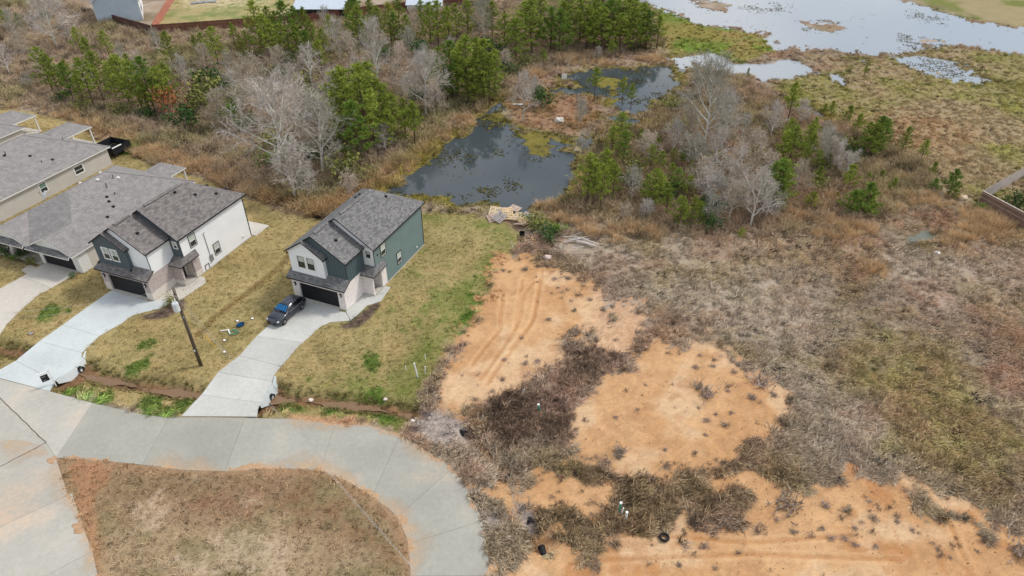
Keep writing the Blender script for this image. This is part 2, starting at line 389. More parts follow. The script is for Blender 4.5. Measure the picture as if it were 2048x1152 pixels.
pn = np.maximum.reduce([sd('p1', PONDM, 4.0), sd('p2', POND2, 4.0), sd('p3', POND3, 2.5), sd('p4', POND4, 2.5), sd('p5', POND5, 5)-1.0, sd('p6', POND6, 3)-.4, sd('pud2', PUD2, 2.5)-.4])
pud = sd('pud', PUDDLE, 3.0)-.6
bed = np.maximum.reduce([sd('b%d' % i, b, .5) for i, b in enumerate(BEDS)])
# heights: level site, grass humps, ditches, sunk water bodies whose bottoms rise in weedy shoals
Z = (fine-.5)*.07+(mid-.5)*.10
far_relief = sst(250, 900, Y)*0
Z += far_relief
Z *= np.where(lawn > .5, .55, 1.0)
Z += np.where(sand > .4, (ff-.5)*.07+(np.sin((X*.8+Y*.5)*3.2)+1)*.012, 0)
shoal = (fbm(X*.22, Y*.22, 4, 61)-.5)*1.6+(fbm(X*1.1, Y*1.1, 3, 67)-.5)*1.1
def weeds(poly, amp, wb=2.0):
    return amp*sst(-1.2, 1.2, sdist(X, Y, poly, 8)+wob*wb+(ff-.5)*2.2)
mats = weeds(pts((1020,262),(1095,270),(1118,300),(1085,316),(1050,308),(1040,290)), .55, 3)+weeds(pts((985,290),(1015,288),(1030,304),(990,310)), .40, 3)+weeds(pts((960,232),(1000,222),(1010,245),(985,262),(960,250)), .5, 3) \
     + weeds(pts((920,308),(950,312),(945,326),(925,322)), .36, 3)+weeds(pts((1020,358),(1042,372),(1056,388),(1046,390),(1022,372)), .45, 1)+weeds(pts((935,378),(985,376),(995,410),(940,410)), .40, 2)+weeds(pts((800,388),(900,392),(900,420),(800,410)), .46, 2) \
     + weeds(pts((1610,42),(1660,40),(1700,56),(1660,62),(1615,58)), .6, 6)+weeds(pts((1490,10),(1580,5),(1580,24),(1500,24)), .30, 6)+weeds(pts((1380,-4),(1455,4),(1452,22),(1400,14)), .6, 6)+weeds(pts((1800,66),(1900,80),(1890,104),(1810,98)), .38, 5) \
     + weeds(pts((1790,112),(1900,120),(1975,158),(1900,158)), .34, 5)+weeds(pts((1690,118),(1760,116),(1740,134),(1700,136)), .34, 5)+weeds(pts((1830,20),(1910,40),(1900,52),(1820,36)), .3, 5) \
     + weeds(pts((1190,150),(1240,150),(1255,200),(1215,205)), .5, 3)+weeds(pts((1140,160),(1200,162),(1190,176),(1145,176)), .45, 2)+weeds(pts((1250,138),(1300,136),(1292,172),(1258,168)), .40, 4)+weeds(pts((1225,205),(1290,196),(1330,180),(1320,200),(1270,226)), .36, 4)+weeds(pts((860,330),(900,300),(930,290),(900,330)), .30, 4)
wl = np.maximum(lk, pn)
dep = -.62*sst(-1.0, 1.8, wl)
Zw = Z+dep+np.where(wl > -1, (shoal*.27+mats)*sst(-1.0, .8, wl), 0)
Z = np.where(wl > -1.0, Zw, Z)
Z = Z-.20*sst(-.6, .8, pud)+np.where(pud > -.5, (ff-.5)*.22, 0)
dd = np.clip(dl+wob*.7, 0, 9)
ditch = 1-sst(.25, 1.7, dd)
road_near = sst(-.5, .3, sdist(X, Y, GRAV1, 4))
for q_, r_ in (((150,746),1.0),((136,756),.6),((537,792),1.0),((528,804),.6)):
    px_, py_ = at(*q_); dl = np.minimum(dl, np.maximum(np.hypot(X-px_, Y-py_)-r_, 0)); dd = np.clip(dl+wob*.7, 0, 9); ditch = 1-sst(.25, 1.7, dd)
Z -= .75*ditch*(.8+.5*(fine-.2))
Z -= .16*(1-sst(.1, 1.0, dsw+wob*.8))
# colours of the covers (their own colours, dry matter and soil)
def C(*rgb): return np.array(s2l(rgb))
col = np.empty((X.size, 3))
def lay(mask, c):
    global col
    col = col*(1-mask[:, None])+np.asarray(c)*mask[:, None]
def two(c1, c2, t): t = np.clip(t, 0, 1)[:, None]; return np.asarray(c1)*(1-t)+np.asarray(c2)*t
k1 = sst(.35, .65, mid); k2 = sst(.4, .62, big); k3 = sst(.36, .64, fine); k4 = sst(.35, .65, ff)
col[:] = two(two(C(164,149,134), C(136,121,105), k1), C(140,130,100), k2*.5)
lay(k3*.35, C(96,80,66))
pA = fbm(X*.11, Y*.11, 4, 401); pB = fbm(X*.2, Y*.2, 4, 402)
lay(sst(.50,.64,pA)*.45, C(116,94,80)); lay(sst(.52,.66,1-pA)*.55, C(180,166,152)); lay(sst(.54,.68,pB)*.45, C(98,88,62)); lay(sst(.56,.68,1-pB)*.35, C(150,118,98))
palef = sst(-3, 3, sdist(X, Y, pts((1330,600),(1500,540),(1640,560),(1700,700),(1690,820),(1800,930),(1900,1000),(1750,950),(1600,930),(1590,800),(1500,690)), 10.)+wob*8); lay(palef*(.35+.45*k3), C(172,160,146))
lay(oli*.75, two(C(122,112,76), C(138,120,92), k1)); lay(oli*k3*.4, C(94,96,52))
lay(mea, two(two(C(140,130,92), C(122,118,72), k1), C(152,136,108), sst(.45,.6,big)))
dM = sst(-2, 4, sdist(X, Y, pts((1640,260),(1760,215),(1900,235),(1960,260),(1930,330),(1820,300),(1700,285)), 12)+wob*10)
lay(mea*dM*(.20+.45*k3), C(152,120,90))
dG = sst(-4, 2, lk+wob*6)*(1-sst(0, 2, lk))
lay(np.clip(mea+mea2, 0, 1)*dG*.9, two(C(104,106,50), C(90,86,46), k1))
lay(mea2, two(C(128,120,66), C(104,116,52), k2)); lay(mea2*sst(.5,.7,fbm(X*.12, Y*.12, 3, 77)), C(92,120,50)); lay(mea2*.7*sst(.56,.72,fbm(X*.12, Y*.12, 3, 78)), C(146,124,84))
fieldtop = sst(-4, 4, sdist(X, Y, pts((1810,-4),(1870,14),(1940,36),(2048,60),(2500,110),(2500,-60),(1800,-60)), 14)+wob*10)
lay(fieldtop, two(C(150,138,104), C(112,118,62), sst(.45,.6,big)))
lay(woods, two(C(130,114,98), C(108,96,82), k1)); lay(woods*k3*.4, C(150,130,112)); lay(woods*sst(.50,.64,big)*.55, C(98,96,60))
lay(scw, two(C(136,116,100), C(112,98,82), k1)); lay(scw*k3*.35, C(156,132,108)); lay(scw*sst(.50,.64,big)*.4, C(102,98,66))
strip = sst(-1, 2, sdist(X, Y, pts((0,205),(225,260),(400,330),(560,395),(640,410),(800,330),(900,265),(960,215),(1010,190),(990,215),(940,262),(860,335),(780,395),(700,440),(625,438),(560,420),(400,352),(225,292),(60,222)), 8)+wob*3)
lay(strip*.75, two(C(150,120,88), C(126,98,74), k3))
marsh = sst(-2.5, .5, pn+wob*3)*(1-lawn)
lay(marsh, two(C(114,108,54), C(84,80,44), k1)); lay(marsh*k3*.5, C(136,122,64))
island = sst(-1, 1, sdist(X, Y, pts((1010,205),(1100,190),(1190,195),(1200,240),(1150,270),(1100,262),(1030,245)), 6)+wob*3)
lay(island*.8, two(C(150,118,92), C(126,104,72), k1))
lay(yard, two(C(162,150,108), C(128,134,84), k1)); lay(yard*sst(.55,.7,fine*.5+big*.5), C(196,180,150))
# mown lawns: dormant straw with green coming through
green = sst(.50, .66, fbm(X*.16, Y*.16, 4, 55)*.6+fine*.4)
rightl = sst(-2, 7, X+20-.20*(Y-50))
lw = two(two(C(168,152,108), C(152,137,94), k1), C(130,132,78), np.clip(green*.9*rightl+.14*green+.12*rightl, 0, 1))
lw = lw*(1-.30*(k4*(.3+.7*k3))[:, None])
lay(lawn, lw)
lay(lawn*sst(.55,.68,fbm(X*.5, Y*.5, 3, 88))*.30, C(184,160,116))
edge = sst(-3.2, -.2, -np.abs(sdist(X, Y, LAWN, 6)-1.6)-.2)*rightl
lay(lawn*edge*.75*(.35+.65*k1), C(98,112,50))
lay(lawn*sst(.55,.8,1-np.clip(dsw/1.3, 0, 1))*.6, C(104,82,46))
GREENP = [((560,785),.5),((438,772),.9),((288,690),.7),((280,730),.8),((240,723),.4),((100,628),1.0),((92,642),.6),((135,622),.4),((175,790),1.1),((200,800),.9),((150,785),.7),((310,812),1.1),((325,790),.8),((365,805),1.0),((340,822),.8),((130,790),.5),((690,828),.6),((665,822),.5),((745,720),.6),((620,760),.4),((570,815),.5),((590,812),.6),((780,830),.9),((700,640),.5),((940,640),1.2),((985,590),1.2),((960,600),.9),((755,800),1.0),((255,300),1.6),((240,290),1.0),((620,650),.6),((925,665),.35),((1010,525),.7),((905,870),.4)]
gp = np.zeros_like(X)
for (u, v), r in GREENP:
    x, y = at(u, v); gp = np.maximum(gp, sst(-.3, .35, r-np.hypot(X-x, (Y-y)*.85)+wob*2.2+(ff-.5)*1.0))
lay(gp*.85, two(C(70,100,34), C(86,112,46), k3))
lay(lawn*sst(.55,1,ditch)*.9, two(C(152,122,92), C(104,84,62), k3)); lay(sst(.85,1,ditch)*(1-woods)*.8, two(C(136,104,76), C(96,76,56), k4))
# traffic island
isl = two(two(C(162,142,114), C(136,124,92), k1), C(146,120,96), k2*.6)
brp = sst(-1.5, 1.5, sdist(X, Y, pts((400,1000),(470,965),(600,970),(740,1030),(780,1120),(640,1080),(560,1040),(470,1050),(400,1040)), 6.)+wob*5)*(.4+.6*k3); isl = isl*(1-.55*brp[:, None])+np.asarray(C(138,100,78))*(.55*brp[:, None]); isl = isl*(1-.18*k4[:, None]); lay(isle, isl)
palep = np.maximum.reduce([sst(-.6,.6,sdist(X, Y, p, 5)+wob*3+(ff-.5)*1.5) for p in (pts((255,1010),(320,985),(340,1010),(310,1050),(275,1045)), pts((430,1070),(530,1050),(590,1100),(560,1150),(440,1120)), pts((485,985),(530,990),(525,1005),(490,1005)), pts((380,955),(440,950),(430,965),(390,968)), pts((340,1120),(420,1110),(430,1150),(360,1160)))])
lay(isle*palep*.75*(.4+.6*k4), C(190,170,146))
lay(isle*sst(-.3,.4,sd('red', REDSOIL, 2.5)-.3)*.75, two(C(172,128,96), C(154,116,88), k3))
lay(isle*sst(-1,.2,-np.abs(sdist(X, Y, ISLE, 4.))+.2+wob*1.6)*.45, C(170,134,104))
# sand and gravel
sd_c = two(two(C(203,162,119), C(193,150,107), k1), C(209,175,138), sst(.5,.62,fbm(X*.2, Y*.2, 3, 91)))
sd_c = sd_c*(1-.10*k4[:, None])*(1-.10*(sst(.45,.75,fbm(X*2.6, Y*2.6, 4, 97)))[:, None]); sd_c = two(sd_c, C(176,134,98), .55*sst(.60,.72,fbm(X*.75, Y*.75, 4, 98))); lay(sand, sd_c)
s3m = sst(-1, 1, SD['s3']); sd_dark = sst(.52,.64,fbm(X*1.1, Y*.7, 4, 421))*sst(.45,.6,fbm(X*.15, Y*.15, 3, 422)); lay(sand*s3m*sd_dark*.6, C(176,124,80))
lay(darkz*(1-sand), two(C(112,94,84), C(92,78,66), k1)); lay(mixz*(1-sand)*.7, two(C(110,94,72), C(94,84,58), k1))
rim = sand*sst(-.9, 0, -np.abs(sA-.3)+.1)
lay(rim*.35*k3, C(150,108,72))
s5 = sst(0, 1, SD['s5'])
lay(sand*s5*.7, two(C(206,170,138), C(176,140,112), k4))
# wheel ruts in the sand
for ln in (pts((1078,560),(1074,600),(1062,650),(1035,690),(1000,730),(975,770)), pts((1045,560),(1038,610),(1030,660),(1010,690),(990,720),(960,760)), pts((1068,565),(1048,590),(1040,640),(1030,660)), pts((1006,600),(1000,640),(1000,660),(975,690),(945,730)), pts((1085,540),(1080,575),(1068,640),(1020,700)), pts((1000,1075),(1300,1070),(1500,1085),(1700,1070)), pts((1200,1120),(1500,1108),(1800,1120)), pts((1850,985),(1900,1050),(1930,1120))):
    d_ = ldist(X, Y, ln, 3); r_ = 1-sst(.08, .30, np.abs(d_-.0)); Z -= .05*r_*sand; lay(r_*sand*.5, C(176,128,84))
    r2 = (1-sst(.05,.25,np.abs(d_-.34))); Z += .03*r2*sand; lay(r2*sand*.25, C(222,184,140))
lay(grav, two(C(164,152,144), C(134,124,118), k4)); Z += np.where(grav > .5, (ff-.5)*.10, 0)
lay(sst(-.2,.2,bed), two(C(76,66,60), C(116,98,86), k4))
# verge soil against the road
road_keep = {}
lay(sst(-.5,.3,np.maximum(sdist(X, Y, pts((580,832),(660,838),(740,846),(740,856),(640,850)), 3), 0*X-3)+wob*.8)*.8, C(186,146,116))
wet = sst(-.05, -.25, Z)*(wl > -1)
col *= (.93+.14*fine)[:, None]

# under the paving the ground lies lower
ROAD_UV = [(-300,690),(0,758),(100,783),(185,806),(280,828),(337,836),(415,835),(490,836),(580,838),(670,849),(735,850),(800,870),(855,903),(905,936),(940,985),(964,1042),(976,1095),(980,1152),(983,1300)]
ROADP = pts(*ROAD_UV)+[at(824,1300), at(821,1152), at(815,1080), at(795,1035), at(745,993), at(690,960), at(640,941), at(540,936), at(450,943), at(370,941), at(285,930), at(200,921), at(112,916), at(135,985), at(150,1005), at(165,1050), at(185,1100), at(198,1160), at(215,1300), at(-700,1300)]
D1P = pts((222,582),(297,603),(335,600),(345,606),(318,618),(285,626),(262,633),(245,646),(198,673),(168,702),(163,720),(140,742),(112,762),(99,783),(0,757),(-22,752),(32,722),(79,683),(126,650),(170,618))
D2P = pts((600,596),(692,626),(742,597),(762,603),(735,612),(702,642),(660,645),(640,655),(600,690),(565,730),(548,752),(543,775),(527,797),(516,818),(514,834),(363,833),(382,812),(403,790),(412,778),(436,745),(479,712),(512,674),(545,645),(580,612))
D0P = pts((88,530),(145,553),(118,568),(75,592),(36,626),(15,648),(0,670),(-40,712),(-140,712),(-80,640),(0,578),(46,553))
PAD0 = pts((42,541),(60,529),(76,537),(58,551))
pav = np.maximum.reduce([sdist(X, Y, p, 4) for p in (ROADP, D1P, D2P, D0P)])
Z = np.where(pav > 0, np.minimum(Z, .02)-.12*sst(.05, .5, pav), Z)
spill = (pav > 0) & (pav < .7) & (np.maximum(sdist(X, Y, ISLE, 4.), sdist(X, Y, pts((560,815),(780,835),(900,880),(1000,960),(1000,1152),(985,1152),(950,1040),(880,940),(780,870),(600,848)), 4.)) > -.9)
spk = spill & (fbm(X*.9, Y*.9, 4, 95) > .47+.34*pav)
Z = np.where(spk, .040, Z); lay(spk*.8, C(192,158,126))
nearp = (pav <= 0) & (pav > -.35) & (dl > 2.2)
Z = np.where(nearp, np.maximum(Z, .02)+.0, Z)

clr = np.ones_like(X)
for u_, v_, r_ in ((1018,440,3.6),(1000,432,2.6),(1038,440,2.6),(1155,490,2.2),(1170,492,2.0),(1044,470,.9),(1094,517,.9),(1242,1018,.7),(1253,1036,.5),(1079,818,.6),(1328,1077,.9),(836,750,.6),(944,872,.6),(1066,1058,.5)):
    px_, py_ = at(u_, v_); clr *= sst(r_*.7, r_*1.1, np.hypot(X-px_, Y-py_))
nrow, ncol = GX.shape
idx = np.arange(nrow*ncol).reshape(nrow, ncol)
F = np.stack([idx[:-1, :-1], idx[:-1, 1:], idx[1:, 1:], idx[1:, :-1]], -1).reshape(-1, 4)
fz = lambda a: a[F].mean(1)
zone = np.zeros(len(F), int)
zone[fz(woods) > .5] = 3; zone[fz(np.maximum(mea, mea2)) > .5] = 4; zone[fz(isle) > .5] = 5; zone[fz(lawn) > .5] = 1; zone[(fz(sand) > .5)] = 2
# smooth normals shared across the sheets so no seam shows
gz = Z.reshape(nrow, ncol)
dzy = np.gradient(gz, axis=0)/np.maximum(np.gradient(GY, axis=0), 1e-6); dzx = np.gradient(gz, axis=1)/np.maximum(np.gradient(GX, axis=1), 1e-6)
NRM = np.stack([-dzx, -dzy, np.ones_like(gz)], -1).reshape(-1, 3); NRM /= np.linalg.norm(NRM, axis=1)[:, None]

gm, t, b = nmat('ground_cover', .95, .1)
vc = N(t, 'ShaderNodeVertexColor', layer_name='cover').outputs['Color']; g = geo(t)
mpn = N(t, 'ShaderNodeMapping'); mpn.inputs['Rotation'].default_value = (0,0,R(38)); mpn.inputs['Scale'].default_value = (1.0, 3.2, 1); t.links.new(g, mpn.inputs['Vector'])
na = noise(t, 5.5, 6, g, .7); nb = noise(t, 2.2, 6, mpn.outputs['Vector'], .7); nc = noise(t, 16, 4, g, .7); nd = noise(t, .35, 4, g)
at_s = N(t, 'ShaderNodeAttribute', attribute_name='grain').outputs['Fac']
hi = mix(t, .5, na, nb); hi = mix(t, .4, hi, nc)
ov = ramp(t, hi, .34, .66, (.20,.19,.18), (.80,.79,.76))
soft = ramp(t, hi, .3, .7, (.44,.44,.44), (.56,.56,.56))
ovm = mix(t, at_s, soft, ov)
c_ = mix(t, .85, vc, ovm, 'OVERLAY'); c_ = mix(t, .3, c_, ramp(t, nd, .3, .7, (.40,.40,.40), (.60,.60,.60)), 'OVERLAY')
t.links.new(c_, b.inputs['Base Color']); bump(t, b, hi, .7, .12)
M['ground'] = gm
grain = np.clip(1-.62*sand, 0, 1)*.95+.0
def ground_part(name, z):
    f = F[zone == z]; u, inv = np.unique(f, return_inverse=True); f = inv.reshape(-1, 4)
    me = bpy.data.meshes.new(name); n = len(u)
    me.vertices.add(n); me.vertices.foreach_set('co', np.stack([X[u], Y[u], Z[u]], -1).astype(np.float32).ravel())
    me.loops.add(f.size); me.loops.foreach_set('vertex_index', f.astype(np.int32).ravel())
    me.polygons.add(len(f)); me.polygons.foreach_set('loop_start', np.arange(0, f.size, 4, dtype=np.int32)); me.polygons.foreach_set('loop_total', np.full(len(f), 4, np.int32))
    me.update(calc_edges=True); me.polygons.foreach_set('use_smooth', np.ones(len(f), bool))
    ca = me.color_attributes.new('cover', 'FLOAT_COLOR', 'POINT')
    ca.data.foreach_set('color', np.concatenate([np.clip(col[u], 0, 1), np.ones((n, 1))], 1).astype(np.float32).ravel())
    ga = me.attributes.new('grain', 'FLOAT', 'POINT'); ga.data.foreach_set('value', grain[u].astype(np.float32))
    me.normals_split_custom_set_from_vertices(NRM[u].astype(np.float32)); me.materials.append(M['ground'])
    o = bpy.data.objects.new(name, me); COL.objects.link(o); return tag(o, kind='structure')
for i, n in enumerate(('ground', 'lawn', 'sand', 'woodland_floor', 'meadow', 'traffic_island')): ground_part(n, i)

def gz_at(x, y):
    """ground height by lookup"""
    x = np.asarray(x, float); y = np.asarray(y, float)
    r = np.clip(np.searchsorted(ys, y)-1, 0, nrow-2); s_ = x/np.interp(y, ys, wy)
    c = np.clip(np.searchsorted(ss, s_), 0, ncol-1); return gz[r, c]
def fld(a, x, y):
    x = np.asarray(x, float); y = np.asarray(y, float)
    r = np.clip(np.searchsorted(ys, y)-1, 0, nrow-2); s_ = x/np.interp(y, ys, wy)
    c = np.clip(np.searchsorted(ss, s_), 0, ncol-1); return a.reshape(nrow, ncol)[r, c]

# water sheets
def water(name, base, poly, z, rough=.04, bs=.05):
    m, t, b = nmat(name, rough, .5); b.inputs['Base Color'].default_value = (*s2l(base),1); b.inputs['IOR'].default_value = 1.333
    g = geo(t); n1 = noise(t, 1.6, 3, g); bump(t, b, n1, bs, .02)
    mb = MB(); mb.face([(x,y,z) for x,y in poly]); return tag(mb.build(name, m), kind='structure')
water('lake', (150,156,160), pts((1240,-60),(1240,30),(1330,128),(1380,140),(1400,150),(1530,172),(1650,186),(1720,186),(1850,168),(1960,176),(2020,166),(2400,150),(2400,-60)), -.16, .07, .10)
water('pond', (66,74,78), pts((700,420),(780,330),(900,215),(990,180),(1080,128),(1320,104),(1374,116),(1384,168),(1330,215),(1310,276),(1225,280),(1225,300),(1170,330),(1150,420),(1000,426)), -.17, .05, .07)
water('puddle', (110,112,96), pts((1760,440),(1920,440),(1920,505),(1760,505)), -.12, .06, .05)
water('marsh_pool', (60,62,58), pts((1560,192),(1600,196),(1670,232),(1650,242),(1590,226)), -.15, .05, .05)
m_, t_, b_ = nmat('ditch_water', .35, .3); b_.inputs['Base Color'].default_value = (*s2l((128,102,76)),1)
mb = MB()
for ln, k0 in ((DITCHES[0], 4), (DITCHES[1], 0), (DITCHES[2], 0)):
    Q_ = []
    for a_, c_ in zip(ln[k0:-1], ln[k0+1:]):
        n_ = max(1, int(math.dist(a_, c_)/.45)); Q_ += [(a_[0]+(c_[0]-a_[0])*i/n_, a_[1]+(c_[1]-a_[1])*i/n_) for i in range(n_)]
    P_ = [Vector((*q, -.60)) for q in Q_]; n_ = len(P_); rows = []
    for i in range(n_):
        d = (P_[min(i+1, n_-1)]-P_[max(i-1, 0)]).normalized(); n = Vector((-d.y, d.x, 0)); k_ = max(.0, .30+.30*math.sin(i*.37+k0)+random.uniform(-.16, .16)); o_ = .16*math.sin(i*.5)
        rows += [P_[i]-n*(k_-o_), P_[i]+n*(k_+o_)]
    mb.add(rows, [[2*i, 2*i+2, 2*i+3, 2*i+1] for i in range(n_-1)])
tag(mb.build('ditch_water', m_, uv=False), kind='structure')
# ------------------------------------------------------------------ paving: every slab its own piece
def shrink(poly, g=.012):
    P = [Vector((x,y)) for x,y in poly]; n = len(P)
    if sum(P[i].x*P[(i+1) % n].y-P[(i+1) % n].x*P[i].y for i in range(n)) < 0: P.reverse()
    out = []
    for i in range(n):
        a = (P[i]-P[i-1]).normalized(); c = (P[(i+1) % n]-P[i]).normalized()
        na = Vector((-a.y, a.x)); nc = Vector((-c.y, c.x)); d = na+nc
        out.append(tuple(P[i]+d*(g/max(.4, 1+na.dot(nc)))))
    return out
def slabs(name, polys, mat, z=.03, th=.15, base=None):
    r = empty(name, (0,0,0)); r['kind'] = 'structure'
    for p in polys:
        mb = MB(); mb.prism(shrink(p), z-th, z+random.uniform(-.004, .004)); mb.build('slab', mat, r, fix=True)
    return r
ST = [((185,806),(112,916),1),((280,828),(200,921),0),((337,836),(285,930),1),((415,835),(370,941),0),((490,836),(450,943),1),((580,838),(540,936),0),((670,849),(640,941),1),
      ((735,850),(692,961),0),((800,870),(745,993),1),((855,903),(775,1014),0),((905,936),(795,1035),1),((940,985),(808,1060),0),((964,1042),(817,1088),1),((976,1095),(820,1120),0),((980,1152),(821,1152),1),((983,1300),(824,1300),1)]
rp = []; cur = []
for o_, i_, j in ST:
    cur.append((o_, i_))
    if j and len(cur) > 1:
        rp.append(pts(*[a for a, _ in cur], *[c for _, c in cur[::-1]])); cur = [(o_, i_)]
slabs('road', rp, M['conc_road'])
side = [pts((-60,743),(0,758),(100,783),(185,806),(112,916),(92,885),(0,796)), pts((-300,690),(-60,743),(0,796),(92,885),(0,934),(-120,998),(-420,850)),
        pts((92,885),(112,916),(135,985),(145,987),(0,1055),(-160,1128),(-120,998),(0,934)), pts((145,987),(150,1005),(165,1050),(185,1103),(92,1152),(-60,1230),(-240,1250),(-160,1128),(0,1055)),
        pts((185,1103),(198,1160),(215,1300),(-240,1300),(-60,1230),(92,1152))]
slabs('side_street', side, M['conc_side'])
# joint filler lies just under the slab tops
mb = MB(); mb.prism(shrink(ROADP, .03), -.05, .012); tag(mb.build('road_base', M['joint']), kind='structure')
d1 = [pts((222,582),(297,603),(335,600),(345,606),(318,618),(285,626),(262,633),(245,646),(198,673),(126,650),(170,618)),
      pts((126,650),(198,673),(168,702),(164,706),(79,683)), pts((79,683),(164,706),(163,720),(140,742),(110,762),(32,722)), pts((32,722),(110,762),(99,783),(0,757),(-22,752))]
slabs('driveway', d1, M['conc_dr1'], .05)
d2 = [pts((600,596),(692,626),(702,642),(660,645),(640,655),(606,686),(513,673),(545,645),(580,612)), pts((513,673),(606,686),(600,690),(565,730),(562,733),(479,712)),
      pts((479,712),(562,733),(548,752),(545,764),(436,745)), pts((436,745),(545,764),(543,775),(527,797),(521,806),(403,790),(412,778)), pts((403,790),(521,806),(516,818),(514,834),(363,833),(382,812))]
slabs('driveway', d2, M['conc_dr2'], .05)
_hw = lambda a_, b_: tuple(np.array((-48.43,63.05))+np.array([math.cos(R(20.5)),-math.sin(R(20.5))])*a_+np.array([math.sin(R(20.5)),math.cos(R(20.5))])*b_)
d0 = [[_hw(-6.0,.46), _hw(-.75,.46)]+pts((118,568),(102,577),(46,553)), pts((46,553),(102,577),(75,592),(36,626),(15,648),(0,670),(-60,640),(-80,640),(0,578)), pts((0,670),(-40,712),(-140,712),(-80,640),(-60,640))]
slabs('driveway', d0, M['conc_dr0'], .05)
slabs('walkway', [[tuple(np.array(at(592.5,592.2))+np.array([math.cos(R(22.4)),-math.sin(R(22.4))])*a_+np.array([math.sin(R(22.4)),math.cos(R(22.4))])*b_) for a_,b_ in ((6.5,-.3),(6.5,3.3),(7.95,3.3),(7.95,5.2),(8.6,5.3))]+pts((762,603),(735,612),(702,642))], M['conc_dr2'], .055)
slabs('walkway', [[tuple(np.array(at(217.3,575.3))+np.array([math.cos(R(20.6)),-math.sin(R(20.6))])*a_+np.array([math.sin(R(20.6)),math.cos(R(20.6))])*b_) for a_,b_ in ((6.5,-.3),(6.5,3.3),(7.95,3.3),(7.95,5.2),(8.5,5.3))]+pts((412,566),(366,597),(345,606),(335,600))], M['conc_dr0'], .055)
slabs('walkway', [PAD0], M['conc_dr0'], .05)
# culvert headwalls
def headwall(uvtop, uvpipe, lab, inward):
    """tapering concrete wing under the driveway edge, with the pipe mouth in it"""
    P = [at(*q) for q in uvtop]; r = empty('headwall', (*P[0], 0), 0, lab, 'headwall')
    o = Vector((*P[0], 0)); mb = MB(); n = len(P)
    for i in range(n-1):
        a = Vector((*P[i], 0))-o; c = Vector((*P[i+1], 0))-o; d = (c-a).normalized(); nn = Vector((d.y, -d.x, 0))
        if nn.x < 0: nn = -nn
        fa = .06+.34*math.sin(math.pi*i/(n-1)); fc = .06+.34*math.sin(math.pi*(i+1)/(n-1))
        ha = .25+.75*math.sin(math.pi*i/(n-1)); hc = .25+.75*math.sin(math.pi*(i+1)/(n-1))
        q = [a+Vector((0,0,.052)), c+Vector((0,0,.052)), c+nn*.12+Vector((0,0,.052)), a+nn*.12+Vector((0,0,.052)), c+nn*fc+nn*.12+Vector((0,0,-hc)), a+nn*fa+nn*.12+Vector((0,0,-ha))]
        mb.add(q, [[0,1,2,3],[3,2,4,5]])
    mb.build('wing', M['conc_dr1'], r, uv=False)
    u, v = uvpipe; px, py = at(u, v, -.45); p0 = Vector((px, py, -.42))-o; d = Vector((math.cos(R(-12)), math.sin(R(-12)), 0))
    mb = MB(); k = 14
    for (r0, x0, r1, x1) in ((.30, .48, .30, -1.0), (.26, -1.0, .26, .48), (.30, .48, .26, .48)):
        ra = []
        for (rr, xx) in ((r0, x0), (r1, x1)):
            ra.append([p0+d*xx+Vector((-d.y, d.x, 0))*(rr*math.cos(2*math.pi*i/k))+Vector((0,0,rr*math.sin(2*math.pi*i/k))) for i in range(k)])
        mb.add(ra[0]+ra[1], [[i, (i+1) % k, k+(i+1) % k, k+i] for i in range(k)])
    mb.build('pipe_mouth', M['black_plastic'], r, uv=False)
headwall([(170,703),(165,716),(150,733),(130,748),(112,763)], (156,738), 'white concrete culvert wing under the pale driveway of the white house', 1)
headwall([(549,753),(544,772),(536,786),(527,797),(518,812)], (537,793), 'concrete culvert wing under the grey driveway where the car is parked', 1)
def pipe_end(u, v, ang, lab):
    x, y = at(u, v, -.3); x -= .75*math.cos(R(ang)); y -= .75*math.sin(R(ang)); r = empty('culvert_pipe', (x, y, -.36), R(ang), lab, 'culvert pipe')
    mb = MB(); k = 14
    prof = [(.25, -.9), (.25, .1), (.28, .1), (.28, .22), (.22, .22), (.22, -.9)]
    for (r0, x0), (r1, x1) in zip(prof[:-1], prof[1:]):
        A = [(x0, r0*math.cos(2*math.pi*i/k), r0*math.sin(2*math.pi*i/k)) for i in range(k)]; B = [(x1, r1*math.cos(2*math.pi*i/k), r1*math.sin(2*math.pi*i/k)) for i in range(k)]
        mb.add(A+B, [[i, (i+1) % k, k+(i+1) % k, k+i] for i in range(k)])
    mb.build('pipe_wall', M['black_plastic'], r, uv=False)
    mb = MB(); mb.add([(-.8, .23*math.cos(2*math.pi*i/k), .23*math.sin(2*math.pi*i/k)) for i in range(k)], [list(range(k))]); mb.build('silt', M['mud'], r, uv=False)
pipe_end(941,872, -30, 'black culvert pipe mouth under the grey gravel heap beside the road bend')
pipe_end(1006,944, 135, 'black culvert pipe end at the foot of the washed out sandy ditch')
pipe_end(1066,1058, -75, 'black culvert pipe mouth below the small grey gravel bank, upper of two facing ends')
pipe_end(1078,1080, 105, 'black culvert pipe end with white stones, lower of two facing ends')

